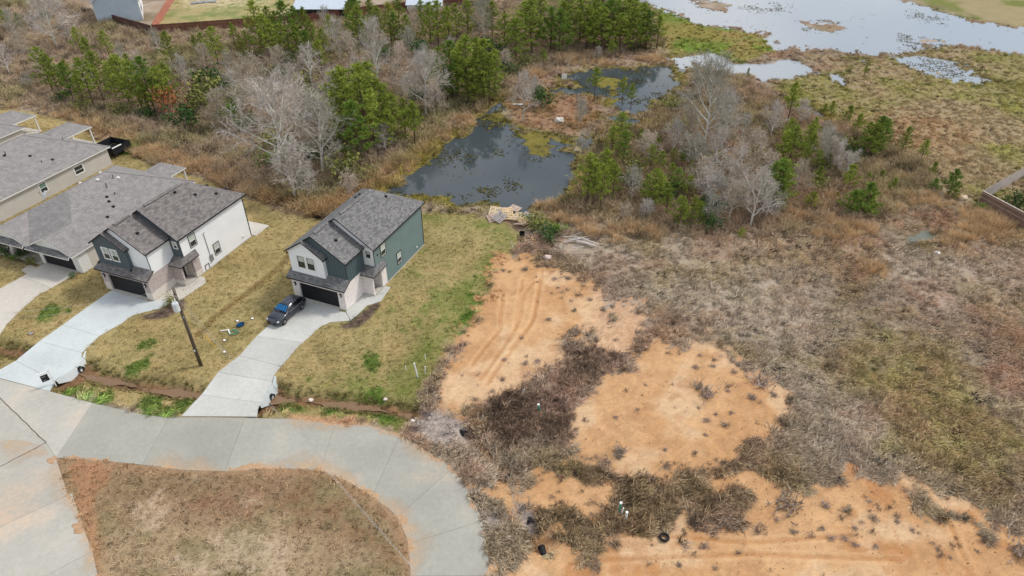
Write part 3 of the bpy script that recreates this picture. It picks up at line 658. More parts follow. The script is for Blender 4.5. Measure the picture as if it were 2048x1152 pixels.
# film of sandy dust washed over the edges of the concrete, thinning away from the kerb
dm, t, b = nmat('road_dust_film', .95, .1)
fa = N(t, 'ShaderNodeAttribute', attribute_name='fade').outputs['Fac']; g = geo(t); n1 = noise(t, .7, 5, g, .6); n2 = noise(t, 5, 5, g, .65)
m1 = mix(t, 1.0, ramp(t, n1, .30, .62), ramp(t, n2, .2, .6), 'MULTIPLY'); m2 = mix(t, 1.0, m1, fa, 'MULTIPLY'); t.links.new(m2, b.inputs['Alpha'])
b.inputs['Base Color'].default_value = (*s2l((212,182,148)), 1)
def dust(line, w_, side, k_=.85):
    P = []
    for a_, c_ in zip(line[:-1], line[1:]):
        n_ = max(1, int(math.dist(a_, c_)/.5)); P += [Vector((a_[0]+(c_[0]-a_[0])*i/n_, a_[1]+(c_[1]-a_[1])*i/n_, .039)) for i in range(n_)]
    P.append(Vector((*line[-1], .039))); V = []; F_ = []; A_ = []
    for i, p in enumerate(P):
        d = (P[min(i+1, len(P)-1)]-P[max(i-1, 0)]).normalized(); n = Vector((-d.y, d.x, 0))*side; ww = w_*(.75+.5*math.sin(i*.31)+.25*math.sin(i*.83)); e = min(1, i/4, (len(P)-1-i)/4)
        for q, f in ((.0, 1), (.4, .75), (1, 0)): V.append(tuple(p+n*(q*max(.3, ww)))); A_.append(f*k_*e)
    for i in range(len(P)-1):
        for j in range(2): F_.append([i*3+j, (i+1)*3+j, (i+1)*3+j+1, i*3+j+1])
    me = bpy.data.meshes.new('road_dust'); me.from_pydata(V, [], F_); a = me.attributes.new('fade', 'FLOAT', 'POINT'); a.data.foreach_set('value', np.array(A_, np.float32)); me.materials.append(dm)
    o = bpy.data.objects.new('road_dust', me); COL.objects.link(o); tag(o, kind='structure')
dust(pts((285,930),(370,941),(450,943),(540,936),(640,941),(690,961),(745,993),(795,1035),(815,1080),(821,1152),(824,1290)), 1.5, 1)
dust(pts((560,837),(670,849),(735,850),(800,870),(855,903),(905,936)), 1.0, -1)
dust(pts((112,918),(135,985),(150,1005),(165,1050),(185,1103),(198,1160)), 1.2, -1)
dust(pts((-30,880),(40,880),(90,892),(105,930)), 2.4, -1, .7)
# ------------------------------------------------------------------ two-storey houses (one plan, two colour schemes)
def window(root, axis, c, lo, hi, z0, z1, fm, tm, out=1, pan=('glass_blind','glass_dark'), tw=.07):
    """sash window on a wall plane: axis 'x' = wall faces +-x at x=c, spanning lo..hi in y; axis 'y' = wall faces -y"""
    def bx(mb, a0, a1, d0, d1, zz0, zz1, m=0):
        d0, d1 = sorted((c+out*d0, c+out*d1))
        if axis == 'x': mb.box(d0, d1, a0, a1, zz0, zz1, m)
        else: mb.box(a0, a1, d0, d1, zz0, zz1, m)
    f = MB(); zm = z0+(z1-z0)*.48
    for a0, a1, q0, q1 in ((lo-tw, lo, z0-tw, z1+tw), (hi, hi+tw, z0-tw, z1+tw), (lo, hi, z1, z1+tw), (lo, hi, z0-tw, z0)): bx(f, a0, a1, .002, .055, q0, q1, 1)
    s = .055
    for a0, a1, q0, q1 in ((lo, lo+s, z0, z1), (hi-s, hi, z0, z1), (lo+s, hi-s, z1-s, z1), (lo+s, hi-s, z0, z0+s), (lo+s, hi-s, zm-s/2, zm+s/2)): bx(f, a0, a1, .001, .04, q0, q1, 0)
    w_ = f.build('window', [fm, tm], root)
    for (q0, q1, mm) in ((zm+s/2, z1-s, pan[0]), (z0+s, zm-s/2, pan[1])):
        p = MB(); bx(p, lo+s, hi-s, .003, .018, q0, q1); p.build('pane', M[mm], w_)
def roof_vent(root, x, y, z, nx, nz):
    mb = MB(); mb.box(-.13,.13,-.13,.13,-.05,.14); mb.build('roof_vent', M['black_plastic'], root, (x,y,z))
def pipe_vent(root, x, y, z, h=.45, r=.05, m='black_plastic'):
    mb = MB(); mb.tube([(0,0,-.1),(0,0,h)], r, 8); mb.build('vent_pipe', M[m], root, (x,y,z))
def house2(uv, az, lab, S):
    x0, y0 = at(*uv); r = empty('house', (x0, y0, 0), R(-az), lab, 'house')
    W7, W6 = 7.85, 6.55; FY = -.15; MY = 4.0; RY = 14.4; EV = 5.62
    side, front, wing_s, wing_f, gab, brk = (M[S[k]] for k in ('side','front','wing_s','wing_f','gable','brick'))
    RF = M[S['roof']]; TR = M['trim_black']
    mb = MB(); mb.box(-.03, W6+.03, FY-.03, MY, -.3, .12); mb.box(-.03, W7+.03, MY, RY+.03, -.3, .121); mb.box(W6, W7+.05, 3.2, MY, -.3, .119); mb.build('foundation', M['conc_found'], r)
    # main block
    mb = MB(); z1 = 5.85
    mb.add([(0,5.9,.122),(W7,5.9,.122),(W7,RY,.122),(0,RY,.122),(0,5.9,3.2),(W7,5.9,3.2),(W7,RY,3.2),(0,RY,3.2)], [[1,2,6,5],[2,3,7,6],[3,0,4,7],[0,1,5,4]])
    mb.box(0, W7, MY+.002, RY, 3.2, z1)
    mb.build('siding_wall', side, r)
    mb = MB(); mb.box(W6+.01, W7-.001, MY-.012, MY+.001, 3.2, z1); mb.wall([(0,z1-.3),(W7,z1-.3),(W7,z1),(3.93,8.42),(0,z1)], 'x', MY-.012, MY+.08); mb.build('front_gable_wall', front, r)
    # front wing upper floor
    mb = MB(); mb.box(0, W6, .78, MY-.02, 2.9, 5.7); mb.build('siding_wall', wing_s, r)
    mb = MB(); mb.wall([(0,2.9),(W6,2.9),(W6,5.72),(3.084,7.84),(0,5.8)], 'x', .75, .779); mb.build('wing_front_wall', wing_f, r)
    mb = MB(); mb.wall([(0,2.9),(4.2,2.9),(4.2,5.78),(2.05,7.18),(0,5.8)], 'x', .30, .749); mb.build('gable_wall', gab, r)
    def battens(pl, m):
        for q in pl:
            b_ = MB(); b_.box(*q); b_.build('batten', m, r)
    if S['bb'] == 'wing':
        battens([(W6, W6+.03, y-.025, y+.025, 3.0, 5.6) for y in np.arange(1.1, 3.95, .4)]+[(x-.025, x+.025, .722, .75, 3.3, 5.9) for x in np.arange(4.55, 6.5, .4)], wing_f)
    else: battens([(x-.025, x+.025, .272, .30, 3.2, 5.75+max(0, 1.2-abs(x-2.05))*.65+.0) for x in np.arange(.2, 4.2, .4)], gab)
    # ground floor: garage front of piers and header, side wall, porch
    DX0, DX1, DH = .9, 5.72, 2.2
    mb = MB(); mb.box(0, DX0, FY, FY+.3, .122, 2.95); mb.box(DX1, W6, FY, FY+.3, .122, 2.95); mb.box(DX0, DX1, FY+.001, FY+.3, DH, 2.95)
    mb.box(W6-.2, W6-.001, FY+.301, 3.2, .122, 3.05); mb.box(.001, .2, FY+.301, MY, .122, 3.0)
    mb.box(W6-.2, W7, 3.2, 3.42, .122, 2.75)
    mb.box(W7-.34, W7+.03, 4.95, 5.899, .122, 2.75)
    mb.box(W7-.3, W7+.002, 3.421, 4.949, 2.38, 2.75)
    mb.build('brick_wall', brk, r)
    if S['base']:
        mb = MB(); mb.box(W6-.002, W6+.04, FY-.02, 3.16, .1, .95); mb.box(W6, W7+.03, 3.17, 3.199, .1, .7); mb.box(-.02, DX0+.002, FY-.035, FY-.002, .1, 1.0); mb.box(DX1-.002, W6+.04, FY-.036, FY-.003, .1, 1.0); mb.box(W7-.32, W7+.06, 4.93, 5.88, .1, .75)
        tag(mb.build('base_course', M['stone_cream'], r), kind='stuff')
    mb = MB(); mb.box(W6-.1, W7-.4, 5.0, 5.85, .122, 3.1); mb.box(W6-.1, W6, 3.43, 5.0, .122, 3.1); mb.build('porch_wall', M[S['porch']], r)
    mb = MB(); mb.box(W6+.05, W6+.1, 3.75, 4.7, .13, 2.2); d = mb.build('front_door', M['door_black'], r)
    mb = MB(); mb.box(W6+.1, W6+.15, 4.52, 4.56, 1.0, 1.25); mb.build('handle', M['metal'], d)
    gd = MB(); gd.box(DX0+.001, DX1-.001, FY+.2, FY+.24, .09, DH); gd = gd.build('garage_door', M['door_black'], r)
    for k in range(4):
        p = MB(); h_ = (DH-.10)/4; p.box(DX0+.03, DX1-.03, FY+.165, FY+.199, .10+k*h_+.012, .10+(k+1)*h_-.012); p.build('panel', M['door_black'], gd)
    mb = MB(); mb.prism([(DX0,FY-.25),(DX1,FY-.25),(DX1,FY+.16),(DX0,FY+.16)], -.05, .085); mb.build('threshold', M['conc_found'], r)
    # roofs
    q = .68; zl = lambda x: 5.7+q*(x+.35); ap = zl(2.05); wr = zl(3.084); mr = zl(3.93)
    th = .16
    mb = MB()
    mb.slab([(-.35,.05,5.7),(2.05,.05,ap),(2.05,.45,ap),(3.084,.45,wr),(3.084,3.6,wr),(3.93,3.6,mr),(3.93,10.55,mr),(-.35,14.83,5.7)][::-1], th)
    mb.slab([(8.21,3.6,5.7),(8.21,14.83,5.7),(3.93,10.55,mr),(3.93,3.6,mr)], th)
    mb.slab([(8.21,14.83,5.7),(-.35,14.83,5.7),(3.93,10.55,mr)], th)
    mb.build('main_roof', [RF, TR], r)
    mb = MB(); mb.slab([(6.85,.45,5.55),(6.85,3.99,5.55),(3.084,3.99,wr),(3.084,.45,wr)], th); mb.build('wing_roof', [RF, TR], r)
    mb = MB(); mb.slab([(2.05,.05,ap),(4.5,.05,ap-q*2.45),(4.5,.749,ap-q*2.45),(2.05,.749,ap)], th); mb.build('gable_roof', [RF, TR], r)
    mb = MB(); mb.slab([(-.35,-.5,2.78),(6.9,-.5,2.78),(6.9,.74,3.43),(-.35,.74,3.43)], .14); mb.build('garage_skirt_roof', [RF, TR], r)
    mb = MB(); mb.slab([(6.56,2.88,2.72),(8.25,2.88,2.72),(7.87,3.98,3.37),(6.56,3.98,3.37)], .12); mb.slab([(8.25,2.88,2.72),(8.25,5.75,2.72),(7.87,5.75,3.37),(7.87,3.98,3.37)], .12); mb.build('porch_roof', [RF, TR], r)
    for (x, ya, yb, zz) in ((3.95, 4.6, 9.7, mr), (3.1, 1.1, 3.2, wr)):
        mb = MB(); mb.add([(x-.2,ya,zz-.04),(x-.2,yb,zz-.04),(x+.2,yb,zz-.04),(x+.2,ya,zz-.04),(x-.2,ya,zz+.03),(x,ya,zz+.11),(x+.2,ya,zz+.03),(x-.2,yb,zz+.03),(x,yb,zz+.11),(x+.2,yb,zz+.03)],
                         [[4,5,8,7],[5,6,9,8],[0,4,7,1],[3,2,9,6],[0,3,6,5,4],[1,7,8,9,2]]); mb.build('ridge_vent', [RF], r)
    for x, y in S['vents']:
        z = zl(x) if x < 3.9 else mr-q*(x-3.93)
        if y < 3.6 and x > 3.08: z = wr-(wr-5.55)/3.766*(x-3.084)
        roof_vent(r, x, y, min(z, 5.7+q*(14.83-y)), 0, 0)
    # corner and frieze trim
    mb = MB()
    mb.box(W7-.01, W7+.022, MY-.03, MY+.07, 3.38, 5.62); mb.box(W7-.01, W7+.022, RY-.1, RY+.02, .15, 5.62); mb.box(W6-.02, W6+.034, .74, .80, 3.45, 5.5)
    mb.box(W7-.005, W7+.02, MY+.071, RY-.101, 5.5, 5.62); mb.build('corner_trim', TR if S['dark_trim'] else side, r)
    for x in (-.12, 4.32) :
        mb = MB(); mb.box(x-.07, x+.07, .12, .29, 3.1 if S['bb'] != 'wing' else 5.4, 3.3 if S['bb'] != 'wing' else 5.55); mb.build('gutter_end', TR, r)
    for x in (-.1, 6.72):
        mb = MB(); mb.tube([(x,FY+.05,2.6),(x,FY+.02,.25)], .045, 6); mb.build('downspout', brk if x < 0 else M['trim_black'], r) if False else None
    # windows
    fw = M[S['win']]; ft = M[S['wtrim']]
    for a in (1.05, 2.22): window(r, 'y', .30, a, a+.85, 3.95, 5.35, fw, M[S['gwtrim']], -1)
    window(r, 'y', MY-.012, 6.98, 7.48, 4.35, 5.15, fw, M[S['gwtrim']], -1)
    window(r, 'x', W7, 5.35, 6.25, 3.75, 5.15, M['trim_white'], ft, 1)
    window(r, 'x', W7, 8.3, 9.15, 1.0, 2.35, M['trim_white'], ft, 1)
    for x in (.45, 6.12):
        mb = MB(); mb.box(x-.08, x+.08, FY-.16, FY-.001, 1.75, 2.15); l_ = mb.build('wall_lantern', M['trim_black'], r)
        mb = MB(); mb.box(x-.05, x+.05, FY-.175, FY-.161, 1.82, 2.05); mb.build('lantern_glass', M['trim_white'], l_)
    mb = MB(); mb.box(W7+.001, W7+.06, 4.55, 4.85, 4.4, 4.5); mb.build('flood_light', M['black_plastic'], r) if S['flood'] else None
    return r, x0, y0
S2 = dict(side='green', front='white', wing_s='green_bb', wing_f='green_bb', gable='white', brick='brick_white', roof='roof_new', bb='wing', base=False, porch='brick_white', win='trim_black', wtrim='trim_black', gwtrim='trim_white', dark_trim=True, flood=True,
          vents=[(4.8,2.2),(5.4,11.2),(2.4,9.8),(2.6,10.3)])
S1 = dict(side='white', front='grey_bb', wing_s='white', wing_f='white', gable='grey_bb', brick='brick_pink', roof='roof_new2', bb='gable', base=True, porch='stone_cream', win='trim_white', wtrim='trim_black', gwtrim='trim_white', dark_trim=True, flood=False,
          vents=[(4.9,2.0),(5.6,10.0),(6.6,12.0),(4.4,8.5),(5.1,12.4),(6.5,13.6)])
hB, bx_, by_ = house2((592.5, 592.2), 22.4, 'two storey sage green house with white gable and whitewashed brick garage beside the dark car', S2)
hA, ax_, ay_ = house2((217.3, 575.3), 20.6, 'two storey white sided house with dark grey front gable and pinkish brick garage', S1)
# things fixed to the white house
mb = MB(); mb.box(7.86, 8.02, 7.35, 7.75, .75, 1.5); me_ = mb.build('meter_box', M['metal'], hA)
mb = MB(); mb.tube([(7.9,7.5,1.5),(7.9,7.45,4.4)], .035, 6); mb.tube([(7.9,7.46,4.4),(8.2,7.4,4.6)], .03, 5); mb.build('service_conduit', M['metal'], hA)
mb = MB()
for a in ((7.9,6.35,.12),(7.9,6.95,.12)): mb.tube([a,(a[0],a[1],.75)], .03, 6)
mb.tube([(7.9,6.35,.75),(7.9,6.95,.75)], .03, 6); mb.build('hose_rack', M['trim_black'], hA)
mb = MB(); mb.box(7.86, 7.95, 12.9, 13.15, .7, .9); mb.build('dryer_vent', M['trim_white'], hA)
mb = MB(); mb.ell((7.9,12.6,.75), (.08,.12,.12)); mb.build('dryer_vent', M['trim_white'], hB)
slab_pad = MB(); slab_pad.prism([(5.3,14.6),(8.3,14.6),(8.3,17.2),(5.3,17.2)], -.1, .08); slab_pad.build('patio_slab', M['conc_dr0'], hA)
mb = MB(); mb.box(6.75, 7.35, 3.75, 4.55, .123, .14); tag(mb.build('doormat', plain('mat_rust', (120,70,48), .95)), 'rust brown doormat on the porch of the green house', 'doormat')
bpy.data.objects['doormat'].location = hB.location; bpy.data.objects['doormat'].rotation_euler = hB.rotation_euler

# ------------------------------------------------------------------ older single-storey houses
def house1(x0, y0, az, lab, wallm, front=True, y_front=0.0, trim='trim_white'):
    r = empty('house', (x0, y0, 0), R(-az), lab, 'house'); RF = M['roof_old']; TR = M[trim]
    xl, xr, xm, yb = -13.4, .3, -6.55, 18.9; ez, q = 2.7, .5; rz = ez+q*(xr-xm); az_ = ez+q*3.425
    yf = y_front; xa, xg = -9.975, -3.125; th = .15
    mb = MB(); mb.box(xl+.4, xr-.4, yf+3.0, yb-.4, -.2, 2.66); mb.box(-6.2, xr-.4, yf+.5, yf+2.999, -.2, 2.66); mb.build('wall', wallm, r)
    mb = MB()
    for c in (xa, xg): mb.wall([(c-3.2,2.66),(c+3.2,2.66),(c,az_-.22)], 'x', yf-.15, yf-.02)
    mb.build('gable_wall', M['trim_white'], r)
    yh = yf+6.85
    mb = MB()
    mb.slab([(xl,yf-.5,ez),(xa,yf-.5,az_),(xa,yf+3.425,az_),(xm,yh,rz),(xm,yb-6.85,rz),(xl,yb,ez)][::-1], th)
    mb.slab([(xm,yf-.5,ez),(xm,yf,ez),(xa,yf+3.425,az_),(xa,yf-.5,az_)], th)
    mb.slab([(xm,yf,ez),(xg,yf+3.425,az_),(xm,yh,rz),(xa,yf+3.425,az_)], th)
    mb.slab([(xm,yf-.5,ez),(xg,yf-.5,az_),(xg,yf+3.425,az_),(xm,yf,ez)][::-1], th)
    mb.slab([(xr,yf-.5,ez),(xr,yb,ez),(xm,yb-6.85,rz),(xm,yh,rz),(xg,yf+3.425,az_),(xg,yf-.5,az_)], th)
    mb.slab([(xr,yb,ez),(xl,yb,ez),(xm,yb-6.85,rz)], th)
    mb.build('main_roof', [RF, TR], r)
    for c in (xa, xg):
        mb = MB(); mb.slab([(c-3.3,yf-.85,2.60),(c+3.3,yf-.85,2.60),(c+3.0,yf-.16,2.98),(c-3.0,yf-.16,2.98)], .12); mb.build('skirt_roof', [M['roof_new'], TR], r)
    # ridge cap and hip caps
    mb = MB()
    for a, c in (((xm,yh,rz),(xm,yb-6.85,rz)), ((xm,yb-6.85,rz),(xr,yb,ez)), ((xm,yb-6.85,rz),(xl,yb,ez)), ((xg,yf-.5,az_),(xg,yf+3.425,az_))):
        mb.tube([Vector(a)+Vector((0,0,.0)), Vector(c)+Vector((0,0,.0))], .07, 6)
    tag(mb.build('ridge_cap', RF, r, uv=True), kind='stuff')
    if front:
        gd = MB(); gd.box(-5.7, -1.0, yf+.44, yf+.499, .06, 2.2); gd = gd.build('garage_door', M['door_black'], r)
        for k in range(4):
            p = MB(); p.box(-5.66, -1.04, yf+.40, yf+.439, .08+k*.53+.012, .08+(k+1)*.53-.012); p.build('panel', M['door_black'], gd)
        mb = MB(); mb.box(-6.2, -5.7, yf+.3, yf+.499, -.1, 2.64); mb.box(-1.0, xr-.38, yf+.3, yf+.499, -.1, 2.64); mb.box(xr-.399, xr-.36, yf+.3, yf+1.6, -.1, 2.64); mb.box(-5.7,-1.0,yf+.3,yf+.439,2.2,2.64); mb.build('garage_surround', M['trim_white'], r)
        for x in (-10.4, -13.0):
            mb = MB(); mb.box(x-.3, x+.3, yf+.0, yf+.5, -.1, 1.0); p = mb.build('porch_post', M['brick_pink'], r)
            mb = MB(); mb.box(x-.12, x+.12, yf+.1, yf+.36, 1.0, 2.62); mb.build('post_shaft', M['trim_white'], p)
        mb = MB(); mb.box(-13.4, -6.25, yf-.1, yf+3, -.2, .1); mb.build('porch_floor', M['conc_dr0'], r)
        mb = MB(); mb.box(-7.8, -6.9, yf+2.9, yf+2.999, .1, 2.2); mb.build('front_door', M['door_black'], r)
    return r, (lambda x: ez+q*min(x-xl, xr-x))
def patio(r, x0, x1, y0, y1, z, post):
    mb = MB(); xm = (x0+x1)/2
    mb.slab([(x0,y0,z),(xm,y0,z+.55),(xm,y1-1.2,z+.55),(x0,y1,z)], .16)if False else None
    mb.slab([(x1,y0,z),(x1,y1,z),(xm,y1-1.2,z+.6),(xm,y0,z+.6)], .16); mb.slab([(x0,y0,z),(xm,y0,z+.6),(xm,y1-1.2,z+.6),(x0,y1,z)], .16); mb.slab([(x1,y1,z),(x0,y1,z),(xm,y1-1.2,z+.6)], .16)
    mb.build('patio_roof', [M['roof_old'], M['trim_white']], r)
    for x in (x0+.25, x1-.25):
        mb = MB(); mb.box(x-.09, x+.09, y1-.4, y1-.22, -.1, z-.1); mb.build('patio_post', M['trim_white'], r)
    mb = MB(); mb.box(x0, x1, y0, y1-.1, -.2, .06); mb.build('patio_slab', M['conc_dr0'], r)
ox, oy = -48.43, 63.05
A0 = R(20.5); Lv = np.array([math.sin(A0), math.cos(A0)]); Wv = np.array([math.cos(A0), -math.sin(A0)])
def h0(x, y): p = np.array([ox, oy])+Wv*x+Lv*y; return p[0], p[1]
hC, zc = house1(ox, oy, 20.5, 'single storey cream house with weathered grey hipped roof next to the white house', M['cream'], y_front=0)
patio(hC, -8.4, -3.9, 18.2, 21.9, 2.62, 1)
for x, y in ((-3.6,9.0),(-3.0,8.6),(-2.2,8.3),(-1.5,6.6)): roof_vent(hC, x, y, zc(x), 0, 0)
for x, y, h_ in ((-4.6,10.2,.6),(-5.2,11.9,.5),(-3.4,10.0,.3)): pipe_vent(hC, x, y, zc(x), h_)
for x, y in ((-6.0,10.4),(-5.0,12.4),(-8.0,12.6),(-9.1,10.3)):
    mb = MB(); mb.box(-.2,.2,-.15,.15,-.02,.1); mb.build('roof_flashing', M['trim_white'], hC, (x,y,zc(x)))
px, py = h0(-19.15, 4.5)
hD, zd = house1(px, py, 20.5, 'single storey greige house with grey hipped roof and side windows, second from the left edge', M['cream2'], front=False)
patio(hD, -13.2, -8.3, 18.3, 23.6, 2.62, 1)
window(hD, 'x', -.1, 12.6, 14.0, 1.0, 2.1, M['trim_white'], M['trim_white'], 1, ('glass_dark','glass_dark'), .14)
window(hD, 'x', -.1, 7.1, 8.1, .9, 2.2, M['trim_white'], M['trim_white'], 1, ('glass_green','glass_dark'), .08)
for x, y in ((-1.6,11.3),(-3.4,9.8),(-4.9,7.6),(-5.4,7.0)): roof_vent(hD, x, y, zd(x), 0, 0)
for x, y, h_ in ((-3.6,15.2,.35),(-1.9,10.0,.3),(-5.0,7.9,.45),(-2.8,3.5,.55)): pipe_vent(hD, x, y, zd(x), h_)
px, py = h0(-36.8, 5.3)
hE, ze = house1(px, py, 20.5, 'single storey cream house at the left edge with a rear patio roof, roof corner only', M['cream'], front=False)
patio(hE, -8.2, -2.6, 18.3, 23.2, 2.62, 1)
# far buildings beyond the woods
def far_house(x0, y0, az, lab):
    r = empty('house', (x0, y0, 0), R(-az), lab, 'house')
    mb = MB(); mb.box(-9.6, 0, .02, 16, -.3, 5.0); mb.build('side_wall', M['white'], r)
    mb = MB(); mb.wall([(-9.6,-.3),(0,-.3),(0,5.0),(-4.8,8.0),(-9.6,5.0)], 'x', -.02, .019); mb.build('end_wall', M['blue_wall'], r)
    mb = MB(); mb.slab([(.5,-.5,4.85),(.5,16.5,4.85),(-4.8,16.5,8.2),(-4.8,-.5,8.2)], .2); mb.slab([(-10.1,-.5,4.85),(-4.8,-.5,8.2),(-4.8,16.5,8.2),(-10.1,16.5,4.85)][::-1], .2); mb.build('roof', [M['roof_old'], M['trim_white']], r)
    for y in (3.2, 6.2):
        for z in (1.2, 3.4): window(r, 'x', 0, y, y+.7, z, z+1.0, M['trim_black'], M['trim_black'], 1, ('glass_dark','glass_dark'))
    mb = MB(); mb.box(-.12,-.0,-.05,-.021,0,4.9); mb.box(-9.6,-9.48,-.05,-.021,0,4.9); mb.build('corner_board', M['trim_white'], r)
bx0, by0 = at(287, 40)
far_house(bx0, by0, -24, 'far pale blue gabled house behind the red fence at the top left')
def metal_barn(x0, y0, x1, y1, lab, roofc, z=3.2, wallm='trim_white'):
    r = empty('shed', (x0, y0, 0), 0, lab, 'shed'); w_ = x1-x0; d_ = y1-y0
    mb = MB(); mb.box(.3, w_-.3, .3, d_-.3, -.2, z); mb.build('wall', M[wallm], r)
    mb = MB(); mb.slab([(0,0,z-.05),(w_,0,z-.05),(w_,d_*.5,z+1.7),(0,d_*.5,z+1.7)], .1); mb.slab([(0,d_*.5,z+1.7),(w_,d_*.5,z+1.7),(w_,d_,z-.05),(0,d_,z-.05)], .1); mb.build('roof', [roofc, M['trim_white']], r)
    mb = MB()
    for x in np.arange(.3, w_, .6):
        mb.add([(x,0,z-.03),(x+.08,0,z-.03),(x+.08,d_*.5,z+1.72),(x,d_*.5,z+1.72),(x+.04,0,z+.02),(x+.04,d_*.5,z+1.77)], [[0,4,5,3],[4,1,2,5]])
    tag(mb.build('roof_ribs', roofc, r), kind='stuff')
metal_roof = plain('roof_metal_pale', (190,200,210), .4, .5, .05, metal=.0)
x0, y0 = at(586, 38); metal_barn(x0, y0, x0+12.6, y0+16, 'long shed with pale ribbed metal roof behind the pines at the top edge', metal_roof, 2.3, 'trim_black')
x0, y0 = at(812, 26); metal_barn(x0, y0, x0+9, y0+12, 'pale metal roofed shed half hidden by pines at the top edge', metal_roof, 1.9)
# ------------------------------------------------------------------ sealed cracks of the side street
mb = MB()
def strip(mb, P, w_, z):
    P = [Vector((*p, z)) for p in P]
    for a, c in zip(P[:-1], P[1:]):
        d = (c-a).normalized(); n = Vector((-d.y, d.x, 0))*w_/2; mb.add([a-n, c-n, c+n, a+n], [[0,1,2,3]])
random.seed(3)
def wig(a, c, n, s): return [(a[0]+(c[0]-a[0])*i/n+random.uniform(-s, s), a[1]+(c[1]-a[1])*i/n+random.uniform(-s, s)) for i in range(n+1)]
sealm = plain('crack_sealant', (96,84,74), .9, var=.25)
for a, c in (((0,796),(92,886)), ((92,886),(0,934))):
    mb = MB(); strip(mb, wig(at(*a), at(*c), 14, .04), .065, .042); o = mb.build('sealed_joint', sealm, bpy.data.objects['side_street'], uv=False)

